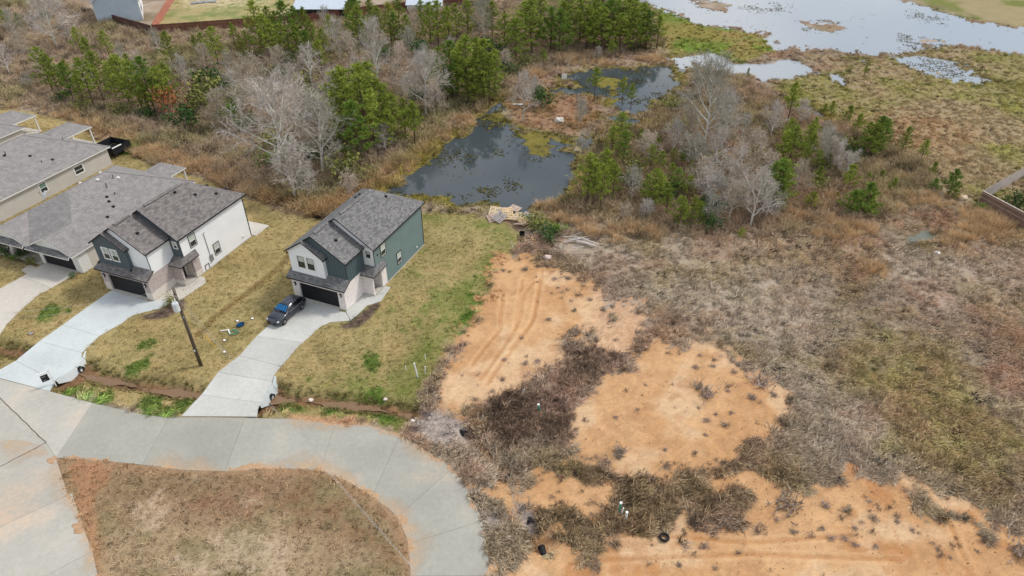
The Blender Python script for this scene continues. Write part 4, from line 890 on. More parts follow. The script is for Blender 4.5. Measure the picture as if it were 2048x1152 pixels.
# ------------------------------------------------------------------ car
def car(u1, v1, u2, v2):
    pf = Vector((*at(u1, v1), 0)); pr = Vector((*at(u2, v2), 0)); d = (pf-pr).normalized(); left = Vector((-d.y, d.x, 0)); 
    if left.x > 0: left = -left
    c = (pf+pr)/2+left*.80
    r = empty('car', (c.x, c.y, .055), math.atan2(d.y, d.x), 'dark grey hatchback with a blue sunshade parked on the driveway', 'car')
    pm, t, b = nmat('car_paint', .22, .6); b.inputs['Base Color'].default_value = (*s2l((52,56,64)),1); b.inputs['Metallic'].default_value = .35; b.inputs['Coat Weight'].default_value = .6; b.inputs['Coat Roughness'].default_value = .05
    gl = glass_m('car_glass', (16,18,22), .05)
    S = [(2.22,.34,.60,.64,.62,.55),(2.10,.22,.70,.76,.80,.70),(1.75,.19,.82,.885,.885,.78),(1.2,.20,.90,.965,.905,.80),(.92,.20,.925,1.0,.91,.80),(.50,.20,.94,1.26,.912,.70),(.12,.20,.95,1.455,.915,.60),(-.35,.20,.955,1.49,.918,.60),(-.95,.20,.965,1.485,.915,.595),(-1.5,.20,.975,1.43,.905,.58),(-1.92,.22,.98,1.16,.885,.64),(-2.12,.28,.93,.985,.84,.72),(-2.24,.40,.80,.83,.76,.68)]
    mb = MB(); ring = []
    for x, zb, zl_, zt, w_, wt in S:
        h = [(w_*.86,zb),(w_*.985,zb+.14),(w_*1.0,zb+.36*(zl_-zb)+.05),(w_*.985,zl_-.05),(w_*.945,zl_),(wt,zt-.035),(wt*.82,zt),(0,zt+.018)]
        ring.append([(x,-y,z) for y,z in h]+[(x,y,z) for y,z in h[-2::-1]])
    n = len(ring[0])
    mb.add([p for q in ring for p in q], [[i*n+k, i*n+k+1, (i+1)*n+k+1, (i+1)*n+k] for i in range(len(S)-1) for k in range(n-1)]+[[i*n, (i+1)*n, (i+1)*n+n-1, i*n+n-1] for i in range(len(S)-1)]+[list(range(n))[::-1], [(len(S)-1)*n+k for k in range(n)]])
    mb.build('body', pm, r, smooth=True, uv=False)
    pt = lambda i, k: Vector(ring[i][k])
    def pane(name, quad, off, m=gl):
        q = [Vector(p) for p in quad]; nn = (q[1]-q[0]).cross(q[2]-q[0]).normalized(); cc = sum(q, Vector())/len(q)
        if nn.dot(cc-Vector((0,0,.6))) < 0: nn = -nn
        mb = MB(); mb.add([p+nn*off for p in q], [list(range(len(q)))]); return mb.build(name, m, r, uv=False)
    lp = lambda a, b_, t_: a.lerp(b_, t_)
    # windscreen between the cowl and the roof front, rear screen likewise
    def screen(i0, i1, t0, t1, name, off=.012):
        a, b2 = pt(i0, 5), pt(i1, 5); e, f = pt(i0, n-6), pt(i1, n-6); k = .06
        q0, q1 = lp(a, b2, t0), lp(a, b2, t1); r0, r1 = lp(e, f, t0), lp(e, f, t1)
        return [lp(q0, r0, k), lp(q0, r0, 1-k), lp(q1, r1, 1-k), lp(q1, r1, k)]
    ws = [pt(4,5), pt(4,n-6), pt(6,n-6), pt(6,5)]; k = .05
    mb = MB()
    for i in (4, 5):
        A, B_, C_, D_ = pt(i,5), pt(i,n-6), pt(i+1,n-6), pt(i+1,5)
        mid0, mid1 = pt(i,7)+Vector((0,0,.016)), pt(i+1,7)+Vector((0,0,.016)); up = Vector((.02,0,.022))
        if i == 5: C_, D_, mid1 = lp(B_,C_,.9), lp(A,D_,.9), lp(mid0,mid1,.9)
        mb.add([A+up, mid0+up, mid1+up, D_+up], [[0,1,2,3]]); mb.add([mid0+up, B_+up, C_+up, mid1+up], [[0,1,2,3]])
    mb.build('windshield', gl, r, uv=False)
    mb = MB()
    for i in (9, 10):
        A, B_, C_, D_ = pt(i,5), pt(i,n-6), pt(i+1,n-6), pt(i+1,5); mid0, mid1 = pt(i,7), pt(i+1,7); up = Vector((-.02,0,.03))
        if i == 10: C_, D_, mid1 = lp(B_,C_,.6), lp(A,D_,.6), lp(mid0,mid1,.6)
        mb.add([A+up, mid0+up, mid1+up, D_+up], [[0,1,2,3]]); mb.add([mid0+up, B_+up, C_+up, mid1+up], [[0,1,2,3]])
    mb.build('rear_window', gl, r, uv=False)
    # sunshade folds just behind the glass line
    bl = [plain('sunshade_blue', (30,112,164), .5, var=.08), plain('sunshade_dark', (14,58,104), .5, var=.08)]
    mb = MB(); nf = 9
    A, B_ = lp(pt(4,5),pt(5,5),.35)+Vector((.03,0,.05)), lp(pt(4,n-6),pt(5,n-6),.35)+Vector((.03,0,.05)); D_, C_ = lp(pt(5,5),pt(6,5),.72)+Vector((.03,0,.05)), lp(pt(5,n-6),pt(6,n-6),.72)+Vector((.03,0,.05))
    for j in range(nf):
        t0, t1 = .05+.9*j/nf, .05+.9*(j+1)/nf; z0_, z1_ = (0, .02) if j % 2 else (.02, 0)
        bow = lambda t_: Vector((.0,0,.045*(1-(2*t_-1)**2)))
        mb.add([lp(A,B_,t0)+bow(t0)+Vector((0,0,z0_)), lp(A,B_,t1)+bow(t1)+Vector((0,0,z1_)), lp(D_,C_,t1)+bow(t1)+Vector((0,0,z1_)), lp(D_,C_,t0)+bow(t0)+Vector((0,0,z0_))], [[0,1,2,3]], j % 2)
    o = mb.build('sunshade', bl, r, uv=False); o.name = 'sunshade'
    for sgn in (0, 1):
        kk = lambda i, j: pt(i, j if not sgn else n-1-j)
        for (ia, ib, ta, tb) in ((5,7,.1,.95),(7,8,.06,1.0),(8,10,.06,.55)):
            lo0 = kk(ia,4).lerp(kk(ia,5), .16); hi0 = kk(ia,4).lerp(kk(ia,5), .92); lo1 = kk(ib,4).lerp(kk(ib,5), .16); hi1 = kk(ib,4).lerp(kk(ib,5), .88)
            if ib == 10: lo1 = kk(9,4).lerp(kk(9,5), .2).lerp(kk(10,4), .5); hi1 = kk(9,4).lerp(kk(9,5), .85)
            if ia == 5: hi0 = kk(5,4).lerp(kk(5,5), .75)
            q = [lo0.lerp(lo1, .04), lo0.lerp(lo1, .97), hi0.lerp(hi1, .97), hi0.lerp(hi1, .04)]
            pane('side_window', q, .02)
        s = -1 if not sgn else 1
        mb = MB(); mb.ell((.62, s*1.0, 1.0), (.09,.12,.075), 8, 5); mb.build('wing_mirror', pm, r, uv=False)
        mb = MB(); mb.tube([(.55,s*.935,.985),(-.4,s*.935,.998),(-1.5,s*.925,1.01)], .012, 5); mb.build('belt_trim', M['metal'], r, uv=False)
        mb = MB(); mb.ell((1.98, s*.66, .70), (.20,.14,.075), 10, 6); mb.build('headlight', plain('lamp_clear', (220,224,228), .15, .6, .02) if 'lamp_clear' not in bpy.data.materials else bpy.data.materials['lamp_clear'], r, smooth=True, uv=False)
        mb = MB(); mb.ell((-2.10, s*.64, .86), (.10,.16,.08), 10, 6); mb.build('tail_light', plain('lamp_red', (130,24,24), .2, .6, .02) if 'lamp_red' not in bpy.data.materials else bpy.data.materials['lamp_red'], r, smooth=True, uv=False)
        for x in (1.38, -1.36):
            w_ = MB(); m_ = 20
            for (r0, y0_), (r1, y1_) in (((.20,.0),(.33,.0)),((.33,.0),(.335,.06)),((.335,.06),(.335,.17)),((.335,.17),(.31,.2)),((.31,.2),(.22,.2))):
                Aq = [(r0*math.cos(2*math.pi*i/m_), y0_, r0*math.sin(2*math.pi*i/m_)) for i in range(m_)]; Bq = [(r1*math.cos(2*math.pi*i/m_), y1_, r1*math.sin(2*math.pi*i/m_)) for i in range(m_)]
                w_.add(Aq+Bq, [[i, (i+1) % m_, m_+(i+1) % m_, m_+i] for i in range(m_)])
            wh = w_.build('wheel', M['rubber'], r, (x, s*.93-(s*.2 if True else 0)*1.0, .335), uv=False)
            if s < 0: wh.rotation_euler = (0,0,math.pi)
            rm = MB()
            for i in range(5):
                a0 = 2*math.pi*i/5; dx, dz = math.cos(a0), math.sin(a0); nx, nz_ = -dz, dx
                rm.add([(dx*.05+nx*.04,.19,dz*.05+nz_*.04),(dx*.05-nx*.04,.19,dz*.05-nz_*.04),(dx*.23-nx*.05,.195,dz*.23-nz_*.05),(dx*.23+nx*.05,.195,dz*.23+nz_*.05)], [[0,1,2,3]])
            rm.add([(.235*math.cos(2*math.pi*i/m_),.15,.235*math.sin(2*math.pi*i/m_)) for i in range(m_)], [list(range(m_))])
            rm.build('rim', M['metal'], wh, uv=False)
    mb = MB(); mb.box(2.17, 2.245, -.50, .50, .30, .46); mb.build('grille', M['black_plastic'], r)
    mb = MB(); mb.box(2.20, 2.245, -.16, .16, .50, .57); mb.build('badge_bar', M['metal'], r)
    mb = MB(); mb.box(-2.262, -2.235, -.26, .26, .50, .61); mb.build('licence_plate', M['trim_white'], r)
    return r
car(571, 648, 603.5, 620)

# ------------------------------------------------------------------ utility pole
px_, py_ = at(402, 731); up = empty('utility_pole', (px_, py_, 0), 0, 'wooden utility pole with a pale transformer can on the lawn between the driveways', 'utility pole')
mb = MB(); mb.tube([(0,0,-.4),(0,0,4.5),(0,0,9.0)], [.17,.145,.115], 12); mb.build('pole', M['wood_pole'], up, smooth=True, uv=False)
can = plain('transformer_grey', (206,212,212), .45, .4, .06)
mb = MB(); mb.tube([(-.08,-.42,6.85),(-.08,-.42,6.9),(-.08,-.42,7.75),(-.08,-.42,7.82)], [.24,.27,.27,.22], 18); tf = mb.build('transformer', can, up, uv=False)
for dx in (-.12, .12):
    mb = MB(); mb.tube([(-.08+dx,-.42,7.8),(-.08+dx,-.42,7.92),(-.08+dx,-.42,7.94),(-.08+dx,-.42,8.08)], [.035,.05,.035,.03], 8); mb.build('bushing', M['trim_white'], tf, uv=False)
mb = MB(); mb.box(-.1,.1,-.2,-.1,7.0,7.1); mb.box(-.1,.1,-.2,-.1,7.5,7.6); mb.build('bracket', M['metal'], tf)
for k, z in enumerate((8.9, 8.25, 5.9)):
    mb = MB(); mb.tube([(.0,-.1,z),(.12,-.2,z+.02)], .035, 6); mb.tube([(.12,-.2,z-.04),(.12,-.2,z+.14)], .045, 8); mb.build('insulator', M['metal'], up, uv=False)
mb = MB(); mb.tube([(-.13,-.1,.1),(-.11,-.09,6.9)], .012, 4); mb.build('ground_wire', M['metal'], up, uv=False)
mb = MB(); mb.box(-.06,.06,-.19,-.165,1.9,2.1); mb.build('pole_tag', M['trim_white'], up)
wire_m = plain('wire_alu', (190,188,182), .5, .3, .05)
def catenary(a, c, sag, n=24): return [tuple(Vector(a).lerp(Vector(c), i/n)-Vector((0,0,sag*4*(i/n)*(1-i/n)))) for i in range(n+1)]
tx, ty = at(790, 1105, 7.6); dirx = Vector((tx-px_, ty-py_, 0)); e1 = Vector((px_, py_, 0))+dirx*1.9
tx2, ty2 = at(0, 630, 8.0); dir2 = Vector((tx2-px_, ty2-py_, 0)); e2 = Vector((px_, py_, 0))+dir2*1.7
for z, off in ((8.95, 0), (8.3, .35)):
    mb = MB(); mb.tube(catenary((.12,-.2,z), (e1.x-px_+off, e1.y-py_, z+.3), .7), .008, 4, cap=False); mb.build('power_line', wire_m, up, uv=False)
for z in (8.95, 8.3):
    mb = MB(); mb.tube(catenary((-.05,0,z), (e2.x-px_, e2.y-py_, z), .8), .008, 4, cap=False); mb.build('power_line', wire_m, up, uv=False)
gx_, gy_ = at(430, 695); ga = Vector((gx_-px_, gy_-py_, 0)); gt = Vector((0,0,7.2))
mb = MB(); mb.tube([ga, gt], .012, 4, cap=False); gw = mb.build('guy_wire', wire_m, up, uv=False)
mb = MB(); mb.tube([ga, ga.lerp(gt, .30)], .035, 6); mb.build('guy_guard', plain('guard_yellow', (226,178,40), .5), gw, uv=False)

# ------------------------------------------------------------------ yard sign
sx, sy = at(111, 769); sg = empty('yard_sign', (sx, sy, 0), R(38), 'white framed black real estate sign at the foot of the pale driveway', 'sign')
mb = MB(); mb.box(-.05,.05,-.05,.05,-.2,1.9); mb.build('post', M['pvc'], sg)
mb = MB(); mb.box(-1.0,-.05,-.04,.04,1.62,1.72); mb.build('arm', M['pvc'], sg)
mb = MB(); mb.box(-.80,-.16,-.02,.02,.70,1.5); pn_ = mb.build('panel', M['pvc'], sg)
mb = MB(); mb.box(-.77,-.19,-.030,-.021,.74,1.46); mb.build('panel_face', M['door_black'], pn_)
for q in ((-.70,-.40,1.24,1.30),(-.64,-.46,.86,.92)):
    mb = MB(); mb.box(q[0], q[1], -.034, -.0305, q[2], q[3]); mb.build('sign_mark', M['metal'], pn_)

# ------------------------------------------------------------------ fences
def fence(line, h, lab, mp, mr, step=2.4, cap=None, rails_out=True, side=1):
    P = [Vector((*p, 0)) for p in line]; r = empty('fence', P[0], 0, lab, 'fence'); o = P[0]
    for a, c in zip(P[:-1], P[1:]):
        L_ = (c-a).length; n = max(1, round(L_/step)); d = (c-a).normalized(); nn = Vector((d.y, -d.x, 0))*side
        for i in range(n):
            p0 = a+d*(L_*i/n)-o; w_ = L_/n; mb = MB(); m = max(6, int(w_/.145)); pw = w_/m
            for j in range(m):
                q = p0+d*(j*pw+.006); e = q+d*(pw-.012); hh = h+random.uniform(-.015,.015); t_ = nn*.02
                mb.add([q, e, e+t_, q+t_, q+Vector((0,0,hh)), e+Vector((0,0,hh)), e+t_+Vector((0,0,hh)), q+t_+Vector((0,0,hh))], [[0,1,5,4],[1,2,6,5],[2,3,7,6],[3,0,4,7],[4,5,6,7]])
            tag(mb.build('picket_panel', mp, r, uv=False), kind='stuff')
            mb = MB(); mb.tube([p0-nn*.06+Vector((0,0,-.3)), p0-nn*.06+Vector((0,0,h+.05))], .06, 4); mb.build('post', mr, r, uv=False)
            for z in ((.35, h*.55, h-.25) if rails_out else ()):
                q = p0+nn*.021; e = q+d*w_; t_ = nn*.04; mb = MB()
                mb.add([q+Vector((0,0,z)), e+Vector((0,0,z)), e+t_+Vector((0,0,z)), q+t_+Vector((0,0,z)), q+Vector((0,0,z+.09)), e+Vector((0,0,z+.09)), e+t_+Vector((0,0,z+.09)), q+t_+Vector((0,0,z+.09))], [[0,1,2,3],[4,5,6,7],[2,3,7,6],[0,1,5,4]]); mb.build('rail', mr, r, uv=False)
            if cap:
                for k_ in (-.05, .07):
                    q = p0+nn*k_+Vector((0,0,h+.02)); e = q+d*w_; t_ = nn*.05; mb = MB()
                    mb.add([q, e, e+t_, q+t_, q+Vector((0,0,.06)), e+Vector((0,0,.06)), e+t_+Vector((0,0,.06)), q+t_+Vector((0,0,.06))], [[0,1,2,3],[4,5,6,7],[0,1,5,4],[2,3,7,6],[1,2,6,5],[3,0,4,7]]); mb.build('cap_rail', cap, r, uv=False)
    return r
redw = plain('fence_red_brown', (122,74,64), .85, var=.22, sc=.8); redr = plain('fence_red_rail', (104,66,58), .85, var=.2)
redl = plain('fence_red_pale', (178,116,98), .85, var=.15, sc=.8)
fence(pts((200,38),(306,68)), 1.9, 'dark weathered fence below the pale blue far house', plain('fence_dark', (96,72,64), .9, var=.3, sc=.6), redr)
fence(pts((308,68),(500,54),(620,46),(745,28),(925,10)), 2.0, 'long red brown board fence at the top left running behind the pines', redw, redr)
fence(pts((308,66),(346,4),(356,-12)), 2.0, 'short light red fence between the far yard and the pale blue house', redl, plain('fence_pale_post', (206,180,140), .85), rails_out=False)
wood_b = plain('fence_weathered_brown', (128,104,92), .9, var=.28, sc=.9); wood_g = plain('fence_silver', (186,176,170), .9, var=.1, sc=.7); capm = plain('fence_cap', (206,196,184), .85, var=.08)
fence(pts((1955,408),(2050,460),(2300,600)), 1.9, 'brown board fence with pale cap at the right edge, nearer run', wood_b, plain('fence_rail', (164,142,124), .9), cap=capm)
fence(pts((1957,406),(2050,352),(2300,215)), 1.9, 'pale grey board fence at the right edge, far run', wood_g, wood_g, rails_out=False, side=1)

# ------------------------------------------------------------------ pipes and stakes
def upright(name, ub, vb, ut, vt, r0, lab, cat, body='pvc', cap=None, lean=None):
    x, y = at(ub, vb); h = hgt(ub, vb, vt); zt = h
    # lean: where the top would be straight up versus where it was seen
    tx_, ty_ = at(ut, vt, h) ; dx, dy = tx_-x, ty_-y
    g = float(gz_at([x], [y])[0]); r = empty(name, (x, y, g), 0, lab, cat)
    mb = MB(); mb.tube([(0,0,-.2),(dx,dy,h-.0)], r0, 12); mb.build('pipe', M[body], r, uv=False)
    if cap:
        mb = MB(); d = Vector((dx,dy,h)).normalized(); mb.tube([Vector((dx,dy,h))-d*.06, Vector((dx,dy,h))+d*.05], r0*1.22, 12); mb.build('cap', M[cap], r, uv=False)
    return r
upright('pvc_pipe', 836,754, 828,726, .07, 'thick white leaning pipe at the lawn edge, tallest of four', 'pipe')
upright('pvc_pipe', 812,741, 811,732, .04, 'short white pipe left of the thick leaning pipe', 'pipe')
upright('pvc_pipe', 851,719, 850,709, .035, 'thin white pipe behind the thick leaning pipe', 'pipe')
upright('pvc_pipe', 850,748, 850,733, .045, 'white pipe right of the thick leaning pipe', 'pipe')
upright('cleanout_pipe', 1238,1024, 1242,1006, .085, 'green pipe with white cap standing in weeds near the tyre', 'pipe', 'pvc_green', 'pvc')
upright('cleanout_pipe', 1242,1030, 1247,1016, .05, 'slim white pipe between the green capped and thick white pipes', 'pipe')
upright('cleanout_pipe', 1252,1041, 1254,1025, .085, 'thick white pipe with cap standing in weeds, right of the slim one', 'pipe', 'pvc', 'pvc')
upright('cleanout_pipe', 1079,822, 1077,809, .085, 'green pipe with white top in the dark weeds above the road bend', 'pipe', 'pvc_green', 'pvc')
upright('marker_stake', 1042,787, 1049,778, .04, 'slanting white stake at the sand edge above the dark weeds', 'stake')
upright('marker_stake', 964,840, 966,831, .035, 'small white stake left of the dark weeds', 'stake')
def lidthing(u, v, r0, lab, m='pvc', h=.06, name='access_disc', cat='utility disc'):
    x, y = at(u, v); g = float(gz_at([x], [y])[0]); r = empty(name, (x, y, g), 0, lab, cat)
    mb = MB(); mb.tube([(0,0,-.05),(0,0,h*.7),(0,0,h)], [r0,r0,r0*.85], 14); mb.build('cap', M[m], r, uv=False)
    mb = MB(); k = 14
    ring_ = [(q*math.cos(2*math.pi*i/k), q*math.sin(2*math.pi*i/k), z) for q, z in ((r0*1.02,.03),(r0*1.6,.025)) for i in range(k)]
    mb.add(ring_, [[i, (i+1) % k, k+(i+1) % k, k+i] for i in range(k)]); mb.build('collar', M['mud'], r, uv=False)
for u, v, l in ((475,642,'white round lid on the lawn left of the blue toy'),(505,637,'white round lid on the lawn nearest the parked car'),(449,681,'white round lid on the lawn below the white pipe cross'),(449,704,'white round lid on the lawn nearest the driveway curve')): lidthing(u, v, .14, l)
lidthing(62, 667, .22, 'grey round lid on the lawn left of the pale driveway', 'metal')
lidthing(1226, 994+14, .10, 'small white cap in weeds above the green pipe', 'pvc')
# blue toy, green scraps and white pipe cross on the lawn
x, y = at(482, 652); r = empty('blue_tub', (x, y, .05), R(35), 'blue plastic tub lying on the lawn', 'tub'); r.scale = (.68,.68,.68); bm_ = plain('plastic_blue', (34,86,130), .4, var=.1)
mb = MB()
for (a, ha_, b2, hb_) in ((.42,0,.52,.34),(.46,.34,.38,.06)):
    A = [(a*1.2*math.cos(2*math.pi*i/12), a*.8*math.sin(2*math.pi*i/12), ha_) for i in range(12)]; B_ = [(b2*1.2*math.cos(2*math.pi*i/12), b2*.8*math.sin(2*math.pi*i/12), hb_) for i in range(12)]
    mb.add(A+B_, [[i, (i+1) % 12, 12+(i+1) % 12, 12+i] for i in range(12)])
mb.add([(.38*1.2*math.cos(2*math.pi*i/12), .38*.8*math.sin(2*math.pi*i/12), .06) for i in range(12)], [list(range(12))]); mb.build('shell', bm_, r, uv=False)
mb = MB(); mb.tube([(-.6,0,.3),(-.68,0,.36),(-.6,.15,.3)], .03, 5); mb.build('handle', bm_, r, uv=False)
x, y = at(466, 666); r = empty('hose_coil', (x, y, .05), 0, 'teal garden hose coil on the lawn below the blue tub', 'hose'); hm = plain('hose_teal', (70,140,118), .5, var=.1)
mb = MB(); mb.tube([((.22+.012*i)*math.cos(i*.5), (.22+.012*i)*math.sin(i*.5)*.8, .04+.03*math.sin(i*.9)**2) for i in range(30)], .03, 5); mb.build('hose', hm, r, uv=False)
mb = MB(); mb.tube([(.55,.1,.05),(.75,.2,.05)], .04, 6); mb.build('nozzle', M['metal'], r, uv=False)
x, y = at(454, 663); r = empty('pipe_offcuts', (x, y, .05), R(15), 'white pipe tee lying on the lawn', 'pipe')
mb = MB(); mb.tube([(-.6,.1,.08),(.15,.05,.1)], .055, 8); mb.build('pipe', M['pvc'], r, uv=False)
mb = MB(); mb.tube([(.15,.05,.1),(.35,-.65,.08)], .06, 8); mb.build('pipe', M['pvc'], r, uv=False)
mb = MB(); mb.ell((.15,.05,.1), (.1,.1,.09), 8, 5); mb.build('elbow', M['pvc'], r, uv=False)

# ------------------------------------------------------------------ dumped things
pal = [plain('pallet_new', (238,208,166), .85, var=.2), plain('pallet_old', (206,182,164), .9, var=.2), plain('pallet_grey', (176,170,168), .9, var=.1), plain('pallet_tan', (224,202,172), .88, var=.15)]
def pallet_proto(mat, flip):
    r = empty('pallet', (0,0,0)); 
    for k in range(7):
        mb = MB(); yk = -.56+k*(1.12/6); mb.box(-.51,.51,yk-.045,yk+.045,.105,.125); mb.build('slat', mat, r)
    for x in (-.47, 0, .47):
        mb = MB(); mb.box(x-.03,x+.03,-.6,.6,.02,.105); mb.build('stringer', mat, r)
    for yk in (-.52, 0, .52):
        mb = MB(); mb.box(-.51,.51,yk-.055,yk+.055,0,.02); mb.build('bottom_board', mat, r)
    return r
protos = [pallet_proto(m_, 0) for m_ in pal]; used = [False]*4
def copy_tree(o):
    c = o.copy(); COL.objects.link(c)
    for ch in o.children: q = ch.copy(); COL.objects.link(q); q.parent = c
    return c
PL = [(270,398,0,15,4,-6,.0,'pinkish pallet at the left end of the dumped pile'),(290,318,0,-10,8,3,.10,'old pallet at the upper left corner of the dumped pile'),(420,312,1,5,-4,4,.16,'pale pallet under the upright one at the pile top'),(352,392,1,-38,10,8,.22,'tilted grey pallet in front left of the dumped pile'),(450,352,0,12,22,0,.36,'new pallet showing open slats, topmost of the dumped pile'),(535,285,1,-28,-6,5,.12,'grey pallet at the back of the dumped pile, nearest the pond'),(560,385,0,-38,6,-8,.26,'pale pallet lying right of the topmost one'),(612,472,1,40,-14,6,.16,'pallet lying lowest of the pile, nearest the black bucket'),(648,440,1,30,4,0,.05,'pallet half under the lowest one of the pile'),(692,372,2,52,3,4,.08,'silver grey pallet at the right end of the dumped pile')]
for (x_, y_, _k, rz_, rx_, ry_, z_, lab), k in zip(PL, (1,3,1,2,0,1,3,1,0,2)):
    u, v = 1022+(950+x_*.1476-1022)*1.12, 438+(380+y_*.1476-438)*1.12
    o = protos[k] if not used[k] else copy_tree(protos[k]); used[k] = True
    x, y = at(u, v, z_); o.location = (x, y, z_*1.3+.16); o.rotation_euler = (R(rx_*1.7), R(ry_*1.9), R(rz_)); o.scale = (1.3,1.3,1.2); tag(o, lab, 'pallet', 'pallets dumped by the pond')
PK = [(1300,655,-8,2.3,.13),(1360,625,28,1.6,.1),(1480,660,22,1.9,.12),(1330,712,12,2.4,.14),(1420,722,-18,2.6,.14),(1480,745,-24,2.6,.16),(1500,765,-16,2.2,.14),(1440,700,-6,2.0,.12),(1560,735,-30,2.2,.12),(1530,780,-24,2.4,.12),(1390,825,4,1.4,.1)]
greyw = [plain('plank_pale', (190,185,179), .85, var=.08), plain('plank_grey', (168,162,158), .85, var=.1)]
PKL = ['pale board at the upper left of the plank pile','short pale board behind the plank pile','pale board at the upper right of the plank pile','long board at the left of the plank pile','grey board in the middle of the plank pile','white board on top of the plank pile','broad white board at the front of the plank pile','grey board under the middle of the plank pile','board sticking out right of the plank pile','thin board at the lower right of the plank pile','short loose board in front of the plank pile']
for i, (x_, y_, a, l, w_) in enumerate(PK):
    u, v = 950+x_*.1476, 380+y_*.1476; x, y = at(u, v); g = float(gz_at([x], [y])[0]); mb = MB(); mb.box(-l/2,l/2,-w_/2,w_/2,0,.04)
    o = mb.build('plank', greyw[i % 2], None, (x, y, g+.18+.03*i)); o.rotation_euler = (R(random.uniform(-4,4)), R(random.uniform(-4,4)), R(a)); tag(o, PKL[i], 'plank', 'boards dumped beside the sand')
x, y = at(1044, 472); r = empty('bucket', (x, y, .0), 0, 'black tub on the grass below the pallet pile', 'bucket')
mb = MB(); A = [(.30*math.cos(2*math.pi*i/14), .30*math.sin(2*math.pi*i/14), 0) for i in range(14)]; B_ = [(.36*math.cos(2*math.pi*i/14), .36*math.sin(2*math.pi*i/14), .55) for i in range(14)]; C_ = [(.33*math.cos(2*math.pi*i/14), .33*math.sin(2*math.pi*i/14), .55) for i in range(14)]; D_ = [(.28*math.cos(2*math.pi*i/14), .28*math.sin(2*math.pi*i/14), .1) for i in range(14)]
mb.add(A+B_+C_+D_, [[j*14+i, j*14+(i+1) % 14, (j+1)*14+(i+1) % 14, (j+1)*14+i] for j in range(3) for i in range(14)]+[[42+i for i in range(14)]]); mb.build('shell', M['black_plastic'], r, uv=False)
mb = MB(); mb.tube([(.37*math.cos(t_), .37*math.sin(t_), .5+.0) for t_ in np.linspace(0, 3.14, 10)], .015, 5); mb.build('handle', M['metal'], r, uv=False)
def rock(name, u, v, s, lab, c=(196,188,180), cat='rock', seed=1):
    random.seed(seed); x, y = at(u, v); g = float(gz_at([x], [y])[0]); b_ = bmesh.new(); bmesh.ops.create_icosphere(b_, subdivisions=3, radius=1)
    for vv in b_.verts:
        n_ = vv.co.normalized(); k_ = 1+.16*math.sin(n_.x*3.1+seed)*math.cos(n_.y*2.7+seed)+.10*math.sin(n_.z*5+n_.x*4); vv.co = Vector((n_.x*s*k_*1.1, n_.y*s*k_*.9, n_.z*s*k_*.75))
    me = bpy.data.meshes.new(name); b_.to_mesh(me); b_.free(); me.materials.append(plain(name+'_m%d' % seed, c, .9, var=.15, sc=4, bmp=.3)); me.polygons.foreach_set('use_smooth', [True]*len(me.polygons))
    o = link(name, me, None, (x, y, g+s*.35)); tag(o, lab, cat)
rock('boulder', 1095, 517, .42, 'round pinkish pale boulder at the sand edge', (206,184,176), seed=2)
rock('boulder', 1118, 244, .75, 'pale boulder on the wet islet by the pond', (200,196,188), seed=3)
rock('boulder', 2025-151, 508, .30, 'small white rock in the rough dry grass at the right', (232,230,226), seed=4)
rock('stone', 619, 790, .22, 'pale stone in the muddy ditch right of the grey driveway', (222,208,196), seed=5)
rock('stone', 770, 794, .18, 'pale stone on the ditch bank below the lawn', (216,204,194), seed=6)
rock('stone', 785+40, 855-15, .2, 'pale stone on the verge beside the gravel', (220,214,204), seed=7)
rock('stone', 1016, 1076, .22, 'white stone beside the lower culvert pipes', (230,224,214), seed=8)
rock('dirt_mound', 1925, 398, .55, 'pale sandy heap left of the wooden fence corner', (212,194,166), 'mound', seed=9)
# tyre
x, y = at(1328, 1077); g = float(gz_at([x], [y])[0]); r = empty('tyre', (x, y, g+.12), 0, 'worn black car tyre lying flat in the weeds', 'tyre')
mb = MB(); n1, n2 = 28, 8
mb.add([((.26+.085*math.cos(2*math.pi*j/n2))*math.cos(2*math.pi*i/n1), (.26+.085*math.cos(2*math.pi*j/n2))*math.sin(2*math.pi*i/n1), .10*math.sin(2*math.pi*j/n2)) for i in range(n1) for j in range(n2)], [[i*n2+j, ((i+1) % n1)*n2+j, ((i+1) % n1)*n2+(j+1) % n2, i*n2+(j+1) % n2] for i in range(n1) for j in range(n2)]); mb.build('tread', M['rubber'], r, smooth=True, uv=False)
r.scale = (1.15,1.15,1.15)
# pond signs and boards
def panel_sign(u, v, w_, h_, zz, lab, cat='sign'):
    x, y = at(u, v); g = float(gz_at([x], [y])[0]); r = empty('pond_sign', (x, y, g), R(4), lab, cat)
    mb = MB(); mb.box(-.05,.05,-.05,.05,-.3,zz+h_); mb.build('post', M['pvc'], r)
    mb = MB(); mb.box(-w_/2,w_/2,-.09,-.051,zz,zz+h_); mb.build('panel', M['pvc'], r)
panel_sign(1128, 162, .95, .95, .4, 'small square white sign on the bank of the upper pool')
x, y = at(1036, 212); g = float(gz_at([x], [y])[0]); mb = MB(); mb.box(-.85,.85,-.18,.18,.0,.07); tag(mb.build('white_board', M['pvc'], None, (x, y, g+.25), R(2)), 'white board lying under the round bare tree on the islet', 'board')
